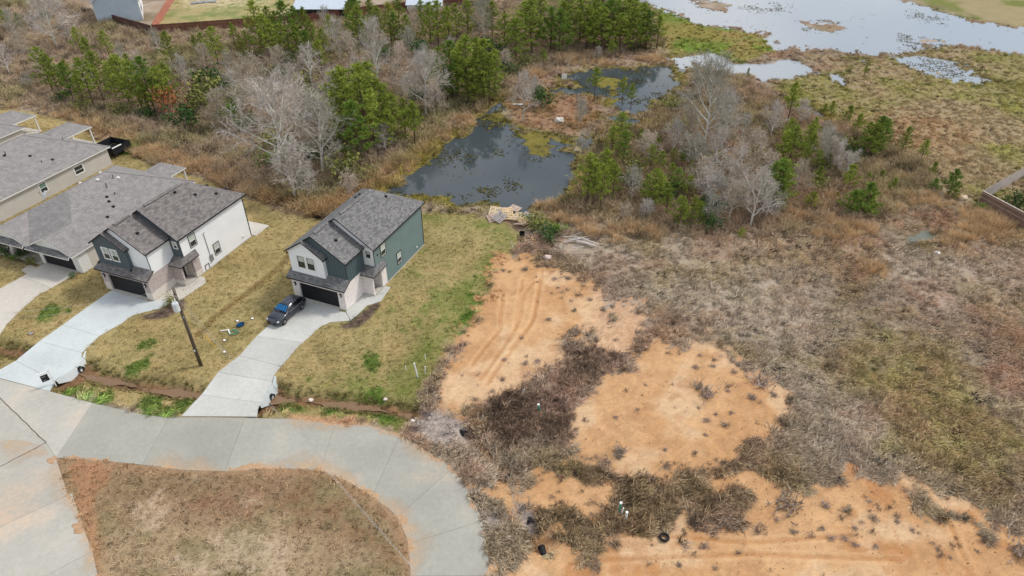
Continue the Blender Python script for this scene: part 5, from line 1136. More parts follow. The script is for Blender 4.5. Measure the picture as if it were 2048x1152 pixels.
# satellite dish on the eave of the cream house
mb = MB(); n1 = 16
for k_ in range(3):
    r0, r1 = .14*k_, .14*(k_+1)
    mb.add([(q*math.cos(2*math.pi*i/n1), .28*q*q-.0, q*math.sin(2*math.pi*i/n1)) for q in (max(r0,.001), r1) for i in range(n1)], [[i, (i+1) % n1, n1+(i+1) % n1, n1+i] for i in range(n1)])
dx_, dy_ = -13.4, 8.6
ds = mb.build('satellite_dish', plain('dish_grey', (206,210,212), .4, var=.04), hC, (dx_-.2, dy_-.3, 3.55), uv=False); ds.rotation_euler = (R(-38), 0, R(-25)); ds.scale = (1.15,1.15,1.15)
mb = MB(); mb.tube([(0,.05,-.1),(0,.25,-.5),(.1,.3,-.95)], .03, 6); mb.build('mast', M['metal'], ds, uv=False)
mb = MB(); mb.tube([(0,0,-.38),(0,-.45,-.05)], .02, 5); mb.box(-.05,.05,-.52,-.42,-.08,.05); mb.build('feed_arm', M['metal'], ds, uv=False)
# porch chairs
redp = plain('paint_red', (150,30,46), .5, var=.1)
for k_, (lx, ly, rz_, lab) in enumerate(((-11.3, 1.3, 180, 'red porch chair of the cream house, nearer the garage'), (-12.3, 1.5, 170, 'red porch chair of the cream house, nearer the left edge'))):
    gx0, gy0 = h0(lx, ly); r = empty('porch_chair', (gx0, gy0, .10), R(rz_-20.5), lab, 'chair', 'red porch chairs')
    mb = MB(); mb.box(-.32,.32,-.3,.3,.38,.44); mb.build('seat', redp, r)
    mb = MB(); mb.wall([(.26,.40),(.34,.40),(.52,1.1),(.46,1.1)], 'y', -.32, .32) if False else mb.add([(-.32,.28,.42),(.32,.28,.42),(.32,.48,1.15),(-.32,.48,1.15),(-.32,.34,.42),(.32,.34,.42),(.32,.54,1.15),(-.32,.54,1.15)], [[0,1,2,3],[4,5,6,7],[0,1,5,4],[2,3,7,6],[1,2,6,5],[3,0,4,7]]); mb.build('backrest', redp, r)
    for sx_ in (-.3,.3):
        for sy_ in (-.26,.26): mb = MB(); mb.box(sx_-.03,sx_+.03,sy_-.03,sy_+.03,0,.38); mb.build('leg', redp, r)
        mb = MB(); mb.box(sx_-.06,sx_+.06,-.34,.3,.62,.66); mb.build('armrest', redp, r)
# black netted enclosure behind the greige house
gx0, gy0 = h0(-23.6, 24.4); r = empty('netted_enclosure', (gx0, gy0, 0), -R(20.5), 'black netted play enclosure behind the greige house', 'enclosure')
netm = plain('net_black', (30,32,36), .8, var=.2)
for (x0_, x1_, y0_, y1_) in ((0,3.6,0,.02),(0,3.6,3.18,3.2),(0,.02,.03,3.17),(3.58,3.6,.03,3.17)): mb = MB(); mb.box(x0_,x1_,y0_,y1_,.7,1.75); mb.build('net', netm, r)
for x_ in (0,1.8,3.6):
    for y_ in (-.04,3.24): mb = MB(); mb.tube([(x_,y_,0),(x_,y_,1.9)], .04, 6); mb.build('post', M['black_plastic'], r, uv=False)
mb = MB(); mb.box(.05,3.55,.05,3.15,.62,.68); mb.build('mat', netm, r)
for a, c in (((-.05,-.07,1.76),(3.65,-.07,1.76)),((3.68,-.07,1.76),(3.68,1.6,1.76))): mb = MB(); mb.tube([a,c], .09, 8); mb.build('rail_pad', M['trim_white'] if a[0] > 3 else M['black_plastic'], r, uv=False)
gx0, gy0 = h0(-5.6, 20.6); r = empty('patio_table', (gx0, gy0, .06), 0, 'rust red round table under the patio roof of the cream house', 'table')
mb = MB(); mb.tube([(0,0,.70),(0,0,.75)], .65, 18); mb.build('table_top', redp, r, uv=False); mb = MB(); mb.tube([(0,0,0),(0,0,.7)], .06, 8); mb.build('pedestal', M['metal'], r, uv=False)
for q in ((420,4),(395,6)):
    x, y = at(*q); r = empty('garden_slab', (x, y, 0), R(20), 'grey slab lying in the far fenced yard, %s' % ('right one' if q[0] == 420 else 'left one'), 'slab'); mb = MB(); mb.box(-1.6,1.6,-1.0,1.0,0,.22); mb.build('board', M['metal'], r); mb = MB(); mb.box(-.3,.3,-.3,.3,.22,.4); mb.build('lump', M['conc_found'], r)
# ------------------------------------------------------------------ plants: prototypes
def leafmat(name, c1, c2, rough=.85, tint=False, var=True):
    m, t, b = nmat(name, rough, .12)
    if tint:
        a = N(t, 'ShaderNodeAttribute', attribute_name='tint'); a.attribute_type = 'INSTANCER'
        base = a.outputs['Color']
        f = noise(t, 9, 2, N(t, 'ShaderNodeTexCoord').outputs['Object'])
        base = mix(t, .6, base, ramp(t, f, .3, .7, (.36,.36,.36), (.68,.67,.64)), 'OVERLAY')
    else:
        f = noise(t, 1.7, 3, N(t, 'ShaderNodeTexCoord').outputs['Object'])
        base = mix(t, ramp(t, f, .36, .64), s2l(c1), s2l(c2))
        r = ramp(t, rnd(t), 0, 1, (.33,.36,.30), (.64,.61,.60)); base = mix(t, .75, base, r, 'OVERLAY')
    t.links.new(base, b.inputs['Base Color'])
    return m
M['needle'] = leafmat('pine_needles', (106,128,44), (170,180,86))
M['needle_dark'] = leafmat('pine_needles_dark', (88,118,48), (134,156,72))
M['needle_yel'] = leafmat('pine_needles_yellow', (128,140,58), (158,162,80))
M['bark'] = plain('pine_bark', (92,76,62), .95, var=.3, sc=4)
M['bare'] = leafmat('bare_grey_bark', (176,171,164), (206,201,194), .9)
M['bare_white'] = leafmat('bare_pale_bark', (198,195,190), (228,225,220), .9)
M['bare_brown'] = leafmat('bare_brown_bark', (172,158,146), (202,189,176), .9)
M['twig_grey'] = leafmat('twig_grey', (160,154,147), (194,188,181), .9)
M['rust'] = leafmat('leaf_rust', (132,84,58), (160,106,72))
M['evergreen'] = leafmat('leaf_evergreen', (56,84,46), (84,108,58))
M['olive_leaf'] = leafmat('leaf_olive', (108,116,62), (136,134,76))
M['bright_leaf'] = leafmat('leaf_bright', (96,126,48), (128,152,66))
M['tuft'] = leafmat('tuft_tinted', None, None, .9, True)

def rv():
    v = Vector((random.gauss(0,1), random.gauss(0,1), random.gauss(0,1))); return v.normalized()
def blade(mb, p, d, ln, w, m=0):
    d = d.normalized(); s = d.cross(rv()); s = s.normalized() if s.length > .01 else Vector((1,0,0))
    mb.add([p-s*w*.5, p+s*w*.5, p+d*ln], [[0,1,2]], m)
def qblade(mb, p, d, ln, w, bend=.3, m=0):
    d = d.normalized(); s = d.cross(rv()); s = s.normalized() if s.length > .01 else Vector((1,0,0))
    p1 = p+d*ln*.55; d2 = (d+Vector((random.uniform(-1,1), random.uniform(-1,1), -.6))*bend).normalized(); p2 = p1+d2*ln*.5
    mb.add([p-s*w*.5, p+s*w*.5, p1+s*w*.4, p1-s*w*.4, p2], [[0,1,2,3],[3,2,4]], m)
def stick(mb, a, c, r0, r1, n=3, m=0):
    d = (c-a); 
    if d.length < 1e-4: return
    d.normalize(); s = d.cross(rv()); s = s.normalized() if s.length > .01 else Vector((1,0,0)); q = d.cross(s)
    vs = [a+(s*math.cos(2*math.pi*k/n)+q*math.sin(2*math.pi*k/n))*r0 for k in range(n)]+[c+(s*math.cos(2*math.pi*k/n)+q*math.sin(2*math.pi*k/n))*r1 for k in range(n)]
    mb.add(vs, [[k,(k+1)%n,n+(k+1)%n,n+k] for k in range(n)], m)
def qmesh(mb, name, mat): return mb.mesh(name, mat, fix=False, uv=False)

def pine(seed, H=10.0, W=2.0, cb=.30, dens=1.0, tuft=.42, mat='needle'):
    random.seed(seed); tr = MB(); cr_ = MB()
    bx, by = random.uniform(-.3,.3), random.uniform(-.3,.3)
    ax = lambda t: Vector((bx*math.sin(t*2.2), by*math.sin(t*1.9+.4)-by*math.sin(.4), t*H))
    k = 7
    for i in range(k): stick(tr, ax(i/k), ax((i+1)/k), H*.013*(1-i/k)+.015, H*.013*(1-(i+1)/k)+.012, 6)
    def tuf(p, up, s, n=17):
        for _ in range(n):
            d = (rv()+up*.75); blade(cr_, p+rv()*.05, d, s*random.uniform(.8,1.25), s*.19)
    nb = int(38*dens); ang = random.uniform(0,6)
    for i in range(nb):
        t = cb+(1-cb)*((i+.5)/nb)**.92; u = (t-cb)/(1-cb)
        L_ = W*((1-u)**.75*.95+.10)*random.uniform(.55,1.15)*(.62+.38*min(1, u*5+.1))
        ang += 2.4+random.uniform(-.5,.5); el = random.uniform(-.05,.28)+u*.55
        d = Vector((math.cos(ang)*math.cos(el), math.sin(ang)*math.cos(el), math.sin(el))); p0 = ax(t); q = [p0]
        nseg = max(2, int(L_/.55))
        for j in range(nseg): d = (d+Vector((random.uniform(-.15,.15), random.uniform(-.15,.15), .10))).normalized(); q.append(q[-1]+d*L_/nseg)
        for j in range(nseg): stick(tr, q[j], q[j+1], .045*(1-j/nseg)+.012, .045*(1-(j+1)/nseg)+.01, 3)
        for j in range(1, nseg+1):
            if j/nseg < .3: continue
            tuf(q[j], (d+Vector((0,0,.5))).normalized(), tuft)
            for _ in range((2 if L_ > .8 else 1) if random.random() < .8 else 0):
                o = rv(); o.z = abs(o.z)*.3; e = q[j]+o*random.uniform(.25,.6)*min(1, L_/1.3)
                stick(tr, q[j], e, .015, .008, 3); tuf(e, (d*.4+o*.4+Vector((0,0,.7))).normalized(), tuft)
    for j in range(3): tuf(ax(1-.03*j), Vector((0,0,1)), tuft*1.1)
    return qmesh(tr, 'pine_trunk', M['bark']), qmesh(cr_, 'pine_crown', M[mat])
def bare(seed, H=10.0, spread=.5, trunk=.35, limbs=12, mat='bare', lean=0.0, fine_=1.0, drop=.0, multi=1):
    random.seed(seed); tr = MB(); tw = MB()
    def grow(p, d, ln, r, lev, up):
        seg = 4 if lev < 2 else (3 if lev == 2 else 2); q = [p]; ds = [d]
        for j in range(seg):
            d = (d+rv()*(.16 if lev else .07)+Vector((0,0,up))).normalized(); q.append(q[-1]+d*ln/seg); ds.append(d)
        tgt = tr if lev < 2 else tw
        for j in range(seg):
            ra = r*(1-.8*j/seg); rb = r*(1-.8*(j+1)/seg)
            stick(tgt, q[j], q[j+1], ra, rb, 6 if lev == 0 else (4 if lev == 1 else 3))
        return q, ds
    for mth in range(multi):
        a0 = random.uniform(0, 6.28); off = Vector((math.cos(a0), math.sin(a0), 0))*(.15 if multi > 1 else 0)
        d0 = Vector((lean+off.x*1.6, off.y*1.6, 1)).normalized()
        q0, ds0 = grow(off, d0, H*(.80 if multi == 1 else random.uniform(.6,.85)), H*.016/(multi**.5), 0, .04)
        nl = max(4, int(limbs/multi**.6)); ang = random.uniform(0,6)
        for i in range(nl):
            t = trunk+(1-trunk)*(i+.3)/nl; k = t*(len(q0)-1); j = min(int(k), len(q0)-2); p = q0[j].lerp(q0[j+1], k-j)
            ang += 2.4+random.uniform(-.4,.4); u = (t-trunk)/(1-trunk); el = random.uniform(.30,.75)-drop+u*.6
            d = Vector((math.cos(ang)*math.cos(el), math.sin(ang)*math.cos(el), math.sin(el)))
            L1 = H*spread*(1-.58*u)*(.72+.28*min(1, u*4))*random.uniform(.75,1.15)*(1 if multi == 1 else .7)
            q1, ds1 = grow(p, d, L1, H*.0082*(1-.5*u)+.012, 1, .10)
            n2 = max(3, int(9*fine_))
            for m_i in range(n2):
                k = (.22+.78*m_i/n2)*(len(q1)-1); jj = min(int(k), len(q1)-2); p2 = q1[jj].lerp(q1[jj+1], k-jj)
                d2 = (ds1[jj]+rv()*.95+Vector((0,0,.15))).normalized(); L2 = L1*(.62-.34*m_i/n2)*random.uniform(.7,1.2)
                q2, ds2 = grow(p2, d2, L2, .018+H*.0008, 2, .05)
                nn = max(4, int(5.5*fine_))
                for m3 in range(nn):
                    k = (.15+.85*m3/nn)*(len(q2)-1); k = min(k, len(q2)-1.001); j3 = int(k); p3 = q2[j3].lerp(q2[j3+1], k-j3)
                    d3 = (ds2[j3]+rv()*1.0).normalized(); L3 = L2*random.uniform(.35,.7)
                    e = p3+d3*L3; blade(tw, p3, d3, L3, .040)
                    for _ in range(4):
                        f = p3.lerp(e, random.uniform(.3,.95)); blade(tw, f, d3+rv()*.9, L3*random.uniform(.4,.85), .030)
    return qmesh(tr, 'bare_trunk', M[mat]), qmesh(tw, 'bare_twigs', M['twig_grey' if mat != 'bare_brown' else 'bare_brown'])
def bushm(seed, n=420, h=1.6, w_=1.1, leaf=.16, mat='evergreen', twig='bare_brown'):
    random.seed(seed); st = MB(); lf = MB(); cl = [(Vector((random.gauss(0,.42)*w_, random.gauss(0,.42)*w_, h*random.uniform(.28,.9)))) for _ in range(16)]
    for c in cl: stick(st, Vector((0,0,0)), c, .03, .012, 3)
    for i in range(n):
        c = random.choice(cl); p = c+Vector((random.gauss(0,.2)*w_, random.gauss(0,.2)*w_, random.gauss(0,.16)*h))
        if p.z < .02: p.z = .05
        d = rv()+Vector((0,0,.4)); s = d.cross(rv()).normalized(); ll = leaf*random.uniform(.6,1.3); d.normalize()
        lf.add([p-s*ll*.45, p+d*ll*.6, p+s*ll*.45, p-d*ll*.6], [[0,1,2,3]])
    return qmesh(st, 'bush_stems', M[twig]), qmesh(lf, 'bush_leaves', M[mat])

PINES = {'a': pine(11, 10, 2.9, .26), 'b': pine(12, 10, 3.2, .2), 'c': pine(13, 10, 2.4, .38, .85, .46), 'd': pine(14, 10, 2.9, .30, .85), 'e': pine(15, 10, 3.5, .15, 1.2), 'f': pine(16, 10, 2.1, .45, .75, .46),
         'k': pine(17, 10, 3.3, .18, 1.05, .44, 'needle_dark'), 'y': pine(18, 10, 3.0, .2, .95, .44, 'needle_yel')}
YOUNG = {'s': pine(21, 4, 1.4, .16, .55, .40), 't': pine(22, 4, 1.2, .26, .5, .38), 'u': pine(23, 4, 1.7, .10, .65, .42, 'needle_dark'), 'v': pine(24, 4, 1.8, .06, .65, .42, 'needle_yel')}
BARES = {'big': bare(31, 10, .66, .26, 19, 'bare_white', .10, 1.0, .08), 'wide': bare(32, 10, .55, .24, 15, 'bare_white', 0, 1.3, .05), 'tall': bare(33, 10, .34, .28, 15, 'bare_white', .05, 1.0), 'mid': bare(34, 10, .42, .26, 14, 'bare'),
         'mid2': bare(35, 10, .46, .22, 14, 'bare', -.05, 1.1), 'brown': bare(36, 10, .44, .22, 14, 'bare_brown', 0, 1.15), 'multi': bare(37, 10, .48, .18, 18, 'bare', 0, 1.0, 0, 4), 'multi2': bare(38, 10, .42, .15, 18, 'bare_brown', 0, 1.0, 0, 5)}
BUSHES = {'ever': bushm(41), 'olive': bushm(42, 380, 1.5, 1.2, .15, 'olive_leaf'), 'rust': bushm(43, 420, 2.0, 1.2, .15, 'rust'), 'bright': bushm(44, 420, 1.2, .9, .14, 'bright_leaf')}
SETS = {**PINES, **YOUNG, **BARES, **BUSHES}
HT = {**{k: 10. for k in PINES}, **{k: 4. for k in YOUNG}, **{k: 10. for k in BARES}, 'ever': 1.7, 'olive': 1.6, 'rust': 2.1, 'bright': 1.3}
def plant(kind, ub, vb, vt, ws=1.0, label=None, group=None, rz=None):
    x, y = at(ub, vb); z = float(gz_at([x], [y])[0])-.05; h = hgt(ub, vb, vt); s = h/HT[kind]
    nm, cat = ('pine_tree','pine tree') if kind in PINES else ('young_pine','young pine') if kind in YOUNG else ('bare_tree','bare tree') if kind in BARES else ('shrub','shrub')
    if kind in BARES and s < .55: nm, cat = 'bare_shrub', 'bare shrub'
    r = empty(nm, (x, y, z), random.uniform(0, 6.28) if rz is None else rz, label, cat, group); a, b = SETS[kind]
    link('trunk' if kind not in BUSHES else 'stems', a, r); link('crown' if kind not in BUSHES and kind not in BARES else ('twigs' if kind in BARES else 'leaves'), b, r)
    q = s*ws*(1.18 if kind in PINES else 1.0); r.scale = (q, q, s); return r
# ------------------------------------------------------------------ trees, one by one
TREES = [
 # (group, place words, [ (kind, u foot, v foot, v top, width) ... ])
 ('pines in the scrub behind the old houses', 'pine in the left scrub below the pale blue house', [('b',108,188,96,1.0),('d',165,112,56,1.1),('d',222,122,62,1.0),('a',192,150,76,1.0),('c',190,218,118,1.0),('e',262,216,112,1.05),('k',312,226,116,1.0),('a',350,142,64,1.0),('b',345,200,128,1.0),('y',150,185,120,1.0),('a',232,190,126,1.0),('f',22,70,20,1.0),('d',45,60,26,1.2),('k',150,205,128,1.0),('a',205,178,105,1.1),('b',250,200,118,1.0),('e',338,232,135,.9),('a',270,170,108,.9),('e',285,218,122,1.0),('b',332,228,140,.9),('d',210,205,130,1.0),('a',172,214,150,.9),('e',120,190,110,.8),('y',300,232,160,.9)]),
 ('pines along the red fence', 'pine standing in front of the red fence', [('b',440,138,56,1.0),('e',524,98,2,1.05),('k',580,104,4,1.0),('y',618,98,16,.8),('f',475,104,46,.9),('b',548,112,40,1.0),('a',600,125,48,1.0),('d',650,115,58,1.0),('c',395,110,70,.8),('d',500,115,62,1.0),('b',560,95,24,1.0),('a',545,85,14,1.0),('k',598,92,14,1.0),('d',632,108,40,1.0),('b',415,128,66,.9),('y',487,120,70,.9),('a',665,92,30,1.0),('e',540,120,30,1.0),('b',575,128,48,1.0),('k',620,135,62,1.0),('a',645,150,80,1.0)]),
 ('pines behind the bare tree row', 'pine at the top edge between the metal sheds', [('k',718,88,-4,1.0),('a',745,70,0,1.0),('y',783,92,8,1.1),('b',800,62,-2,1.0),('a',845,70,2,1.0),('b',878,98,4,1.1),('d',915,84,8,1.0),('c',700,60,4,1.0),('e',725,100,12,1.0),('a',760,88,14,1.0),('k',792,98,26,.9),('b',862,88,6,1.1),('a',898,92,14,1.0),('e',935,76,2,1.0),('d',818,96,30,.9)]),
 ('dense pines at the top centre', 'pine of the dense stand at the top centre', [('a',985,80,4,1.0),('b',1032,126,40,1.1),('e',1064,108,0,1.0),('k',1100,106,16,1.0),('a',1125,90,4,1.0),('b',1158,94,0,1.1),('e',1188,92,-4,1.0),('k',1215,98,2,1.0),('a',1238,110,28,1.0),('b',1252,92,-2,1.1),('e',1278,94,8,1.0),('c',1313,98,33,1.0),('b',1010,100,30,1.1),('a',1080,80,-10,1.1),('e',1140,70,-14,1.1),('k',1200,68,-18,1.1),('b',1265,66,-14,1.0),('f',1222,122,80,1.0),('d',1086,138,98,.9),('b',1050,92,4,1.1),('k',1118,112,20,1.0),('e',1172,104,14,1.05),('b',1200,108,16,1.0),('a',1230,92,2,1.1),('e',1262,104,16,1.05),('k',1290,98,22,.9)]),
 ('pines on the far bank of the pond', 'pine in the leafy clump above the pond', [('k',905,200,84,1.05),('e',938,208,74,1.0),('b',968,202,82,1.1),('a',990,188,100,1.0),('b',880,175,96,1.0),('e',925,175,84,1.0),('y',950,214,140,1.1),('b',915,192,100,1.05),('a',955,190,78,1.1),('k',895,208,130,1.0),('e',978,210,112,1.0)]),
 ('pines between the bare trees and the pond', 'pine in the row left of the pond', [('b',703,302,138,1.0),('a',738,314,132,1.0),('e',762,285,160,.9),('k',722,338,206,1.0),('b',792,290,190,1.0),('c',830,292,204,1.0),('a',812,276,198,.9),('e',690,262,150,1.0),('a',748,260,128,1.0),('b',775,240,170,.9),('e',712,285,180,1.0),('a',752,300,190,1.0),('k',735,275,150,.9),('b',782,305,220,.9),('y',690,300,200,.9)]),
 ('lone pines in the wetland', 'slender pine standing alone in the flooded wetland', [('f',1188,202,136,1.1),('f',1244,206,150,.8),('c',1262,214,164,.9)]),
 ('pines right of the pond', 'pine on the right bank of the pond', [('e',1238,305,228,1.1),('a',1222,318,252,1.0),('b',1174,408,308,.95),('a',1206,392,300,.95),('d',1200,420,330,.8),('c',1222,380,320,1.0),('a',1280,290,258,1.0),('e',1185,402,318,.9),('k',1245,330,262,.9),('b',1225,400,330,.8)]),
 ('pines in the thicket', 'pine in the thicket facing the dry field', [('e',1302,416,338,1.0),('a',1338,384,326,.9),('b',1356,458,394,1.05),('y',1384,444,392,.8),('a',1330,436,370,.9),('f',1362,340,300,1.0),('d',1345,330,296,1.1),('c',1312,300,268,1.0),('f',1475,300,282,1.0),('b',1315,410,350,1.1),('k',1350,395,338,1.1),('e',1392,455,402,1.0),('a',1320,350,302,1.1),('b',1300,340,290,1.0),('d',1372,402,352,1.1),('y',1362,452,405,1.0),('k',1290,400,350,.8)]),
 ('slender pines at the meadow edge', 'slender pine between the thicket and the meadow', [('k',1540,424,322,1.0),('y',1556,428,372,.9),('c',1560,338,262,1.0),('f',1572,256,166,.9),('c',1567,310,238,.95),('c',1613,330,268,1.0),('f',1618,300,236,.95),('a',1605,345,290,.8),('y',1580,300,262,.9),('e',1548,415,318,1.1),('k',1535,400,330,1.1),('b',1575,335,255,1.0),('a',1608,318,248,1.0),('c',1630,348,300,1.0)]),
 ('bushy pines at the meadow edge', 'bushy pine beside the open meadow', [('k',1742,312,234,1.15),('b',1725,300,245,1.0),('a',1770,278,244,1.1),('a',1800,312,254,1.0),('c',1838,328,280,1.0),('e',1735,318,248,1.2),('k',1755,300,240,1.1)]),
]
def orderwords(n): return ['first','second','third','fourth','fifth','sixth','seventh','eighth','ninth','tenth','eleventh','twelfth','thirteenth','fourteenth','fifteenth','sixteenth','seventeenth','eighteenth','nineteenth','twentieth','twenty-first','twenty-second','twenty-third','twenty-fourth','twenty-fifth','twenty-sixth','twenty-seventh','twenty-eighth','twenty-ninth','thirtieth'][n]
def plant_set(sets):
    for grp, words, L_ in sets:
        L_ = sorted(L_, key=lambda q: q[1])
        if 'sapling' in words: L_ = [(k, ub, vb, vb-(vb-vt)*1.22, ws*1.2) for k, ub, vb, vt, ws in L_]
        for i, (k, ub, vb, vt, ws) in enumerate(L_):
            plant(k, ub, vb, vt, ws*(1.22 if 'top centre' in words else 1.0), words+(', %s from the left' % orderwords(i) if len(L_) > 1 else ''), grp)
plant_set(TREES)
YP = [
 ('young pines near the lake', 'young pine dotted on the grass below the lake', [('t',1495,156,137,.8),('t',1728,152,132,.9),('t',1662,233,203,1.0),('s',1690,248,212,1.0),('s',1712,266,228,.9),('t',1645,228,205,1.0)]),
 ('young pines in the orange grass', 'young pine in rough grass right of the thicket', [('s',1695,382,332,1.0),('t',1635,374,334,1.0),('s',1733,364,345,1.0),('v',1760,362,342,1.0),('s',1782,382,357,1.0),('v',1672,398,384,1.0),('s',1650,345,310,1.2),('s',1776,385,370,1.0)]),
 ('bushy young pines by the field', 'bushy young pine right of the thicket', [('u',1716,434,368,1.15),('u',1695,430,384,1.2),('v',1735,428,392,1.1),('v',1620,422,386,1.0),('v',1483,474,456,1.3)]),
 ('young pines by the wooden fence', 'young pine left of the wooden fence corner', [('s',1860,354,325,.9),('u',1900,388,342,1.1),('u',1866,384,358,1.3),('v',1905,398,378,1.0)]),
]
plant_set(YP)
BT = [
 ('bare trees above the white house', None, [('big',560,352,150,1.05,'giant spreading white barked bare tree above the white house roof'),('mid2',590,402,276,1.15,'low feathery bare tree right above the green house, nearest the lawn'),('mid2',646,348,186,1.15,'bare grey tree right of the giant white barked tree'),('brown',526,252,94,1.1,'brownish bare tree rising behind the giant white barked tree'),('tall',625,172,76,1.25,'slim pale bare tree with two tops behind the dark green bush'),('mid',676,235,126,1.15,'upright bare grey tree left of the tall pine row'),('multi',612,392,300,1.0,'many stemmed bare shrub between the lawn and the low feathery tree'),('multi2',700,395,330,1.0,'brownish bare shrub behind the green house roof')]),
 ('bare trees at the top left', None, [('wide',116,98,-8,1.25,'broad white bare tree in the top left corner'),('tall',320,114,50,.9,'leaning pale bare tree in front of the red fence corner'),('mid',40,90,10,1.0,'grey bare tree at the top left edge behind the scrub'),('multi',60,178,140,1.2,'low grey bare shrub at the left beside the scrub pines'),('brown',250,175,120,1.0,'brown bare tree between the scrub pines')]),
 ('bare trees along the top', None, [('mid',683,122,28,1.1,'pale bare tree left of the dark pine at the top'),('mid',655,60,8,1.2,'bare grey tree in front of the long metal roofed shed'),('wide',757,178,40,.75,'tall narrow white bare tree in the middle of the woods'),('wide',852,232,104,.9,'white bare tree leaning by the leafy pine clump above the pond'),('wide',968,84,-2,.8,'white bare tree among the pines at the top centre'),('brown',832,78,20,1.1,'brownish bare tree between pines below the second shed'),('brown',795,190,120,1.1,'brown bare tree between the two white bare trees'),('mid2',820,205,140,1.0,'grey bare tree left of the white leaning one above the pond')]),
 ('bare trees around the pond', None, [('mid',773,307,240,1.1,'small pale bare tree on the left bank of the pond'),('mid',1046,242,136,.95,'round bare grey tree on the islet at the head of the pond'),('multi',1160,250,178,.8,'many stemmed grey bare tree on the wet islet'),('multi',1166,306,254,1.0,'thin bare shrub at the right edge of the pond'),('mid2',1068,212,150,.8,'grey bare tree just behind the round one on the islet'),('mid',1195,120,90,1.2,'small bare tree by the upper pool')]),
 ('bare trees in the thicket', None, [('wide',1406,302,114,.85,'tall white bare tree in the middle of the thicket'),('multi',1425,416,292,1.25,'feathery many stemmed bare tree in the thicket below the tall white one'),('mid2',1500,455,334,1.15,'bare grey tree at the thicket front facing the dry field'),('brown',1500,340,250,1.25,'pinkish brown bare tree right of the tall white one'),('multi',1680,352,270,1.15,'wide grey bare shrub before the bushy pine'),('mid',1600,250,194,1.2,'bare grey tree at the marsh pool'),('brown',1455,446,352,1.15,'brownish bare tree with dark gaps at the thicket front'),('multi2',1270,380,330,1.1,'brown bare shrub between the pond pines and the thicket'),('multi',1380,335,245,1.3,'grey bare shrub beside the tall white bare tree'),('mid2',1640,335,250,1.2,'grey bare tree between the slender pines'),('brown',1470,370,282,1.2,'reddish brown bare tree behind the thicket front'),('multi2',1250,440,396,1.2,'low brown bare shrub at the thicket front beside the pond pine'),('mid',1440,310,180,1.0,'thin pale bare tree right behind the tall white one'),('multi',1290,438,385,1.1,'grey bare shrub under the thicket pine')]),
]
for grp, _, L_ in BT:
    for k, ub, vb, vt, ws, lab in L_: plant(k, ub, vb, vt, ws, lab, grp)
SAP = [('bare saplings in the woods', 'slim bare sapling in the woods left of the pond', [('mid',255,140,92,.8),('brown',290,170,110,1.0),('mid2',375,180,118,.8),('brown',415,150,95,1.0),('mid',470,170,110,.8),('brown',560,160,100,1.0),('mid2',590,215,140,.9),('brown',645,285,200,1.0),('mid',665,260,180,.8),('brown',700,130,70,1.0),('mid',720,190,120,.8),('brown',805,150,92,1.0),('mid2',850,160,98,.9),('brown',870,240,170,.9),('mid',905,130,80,.9),('brown',600,250,175,1.0),('mid',480,230,150,.9),('brown',445,260,190,1.0),('mid',180,190,130,.9),('brown',95,160,105,1.0),('mid',20,150,95,1.0),('brown',50,120,70,1.0),('mid2',820,115,62,.9),('brown',1010,150,105,1.0)]),
 ('bare saplings in the thicket', 'slim bare sapling in the thicket right of the pond', [('mid',1262,400,340,.9),('brown',1295,330,270,1.0),('mid2',1345,310,250,.9),('brown',1375,290,225,1.0),('mid',1430,350,270,.8),('brown',1465,410,335,1.0),('mid',1480,300,235,.9),('brown',1525,380,310,1.0),('mid2',1540,280,215,.9),('brown',1590,390,330,1.0),('mid',1640,300,250,.9),('brown',1660,345,290,1.0),('mid',1415,455,395,.9),('mid2',1440,250,185,.8),('brown',1395,390,320,1.0),('mid',1530,440,372,.9)])]
plant_set(SAP)
def shrub_set(sets):
    for grp, words, L_ in sets:
        for i, (k, ub, vb, vt, ws) in enumerate(sorted(L_, key=lambda q: q[1])): plant(k, ub, vb, vt, ws, words+', %s from the left' % orderwords(i), grp)
shrub_set([('understorey in the woods', 'low leafy shrub under the trees left of the pond', [('ever',130,205,180,1.3),('olive',175,222,195,1.4),('olive',240,232,205,1.4),('ever',295,238,212,1.4),('olive',330,160,132,1.3),('ever',440,185,152,1.4),('olive',470,210,180,1.4),('ever',495,262,228,1.3),('olive',540,300,262,1.3),('ever',585,308,270,1.3),('ever',555,160,128,1.4),('olive',615,205,172,1.4),('ever',640,240,205,1.4),('olive',660,300,262,1.3),('ever',690,200,168,1.3),('olive',735,150,118,1.4),('ever',765,120,92,1.4),('olive',820,240,205,1.3),('ever',845,205,172,1.3),('olive',870,150,122,1.4),('bright',545,332,300,1.2),('olive',500,120,92,1.4),('ever',580,130,100,1.4),('olive',905,120,92,1.4),('ever',1020,150,120,1.3),('olive',1050,132,105,1.4),('bright',462,238,208,1.3),('ever',620,330,292,1.2)]),
 ('understorey in the thicket', 'low leafy shrub in the thicket right of the pond', [('olive',1200,350,318,1.3),('ever',1260,372,340,1.3),('olive',1298,300,272,1.3),('ever',1340,395,362,1.3),('olive',1385,360,330,1.4),('olive',1420,330,300,1.4),('ever',1455,420,388,1.2),('olive',1510,320,292,1.4),('ever',1560,365,335,1.3),('olive',1595,300,272,1.4),('olive',1640,380,352,1.3),('ever',1705,320,292,1.3),('olive',1480,395,362,1.3),('ever',1405,420,388,1.2)])])
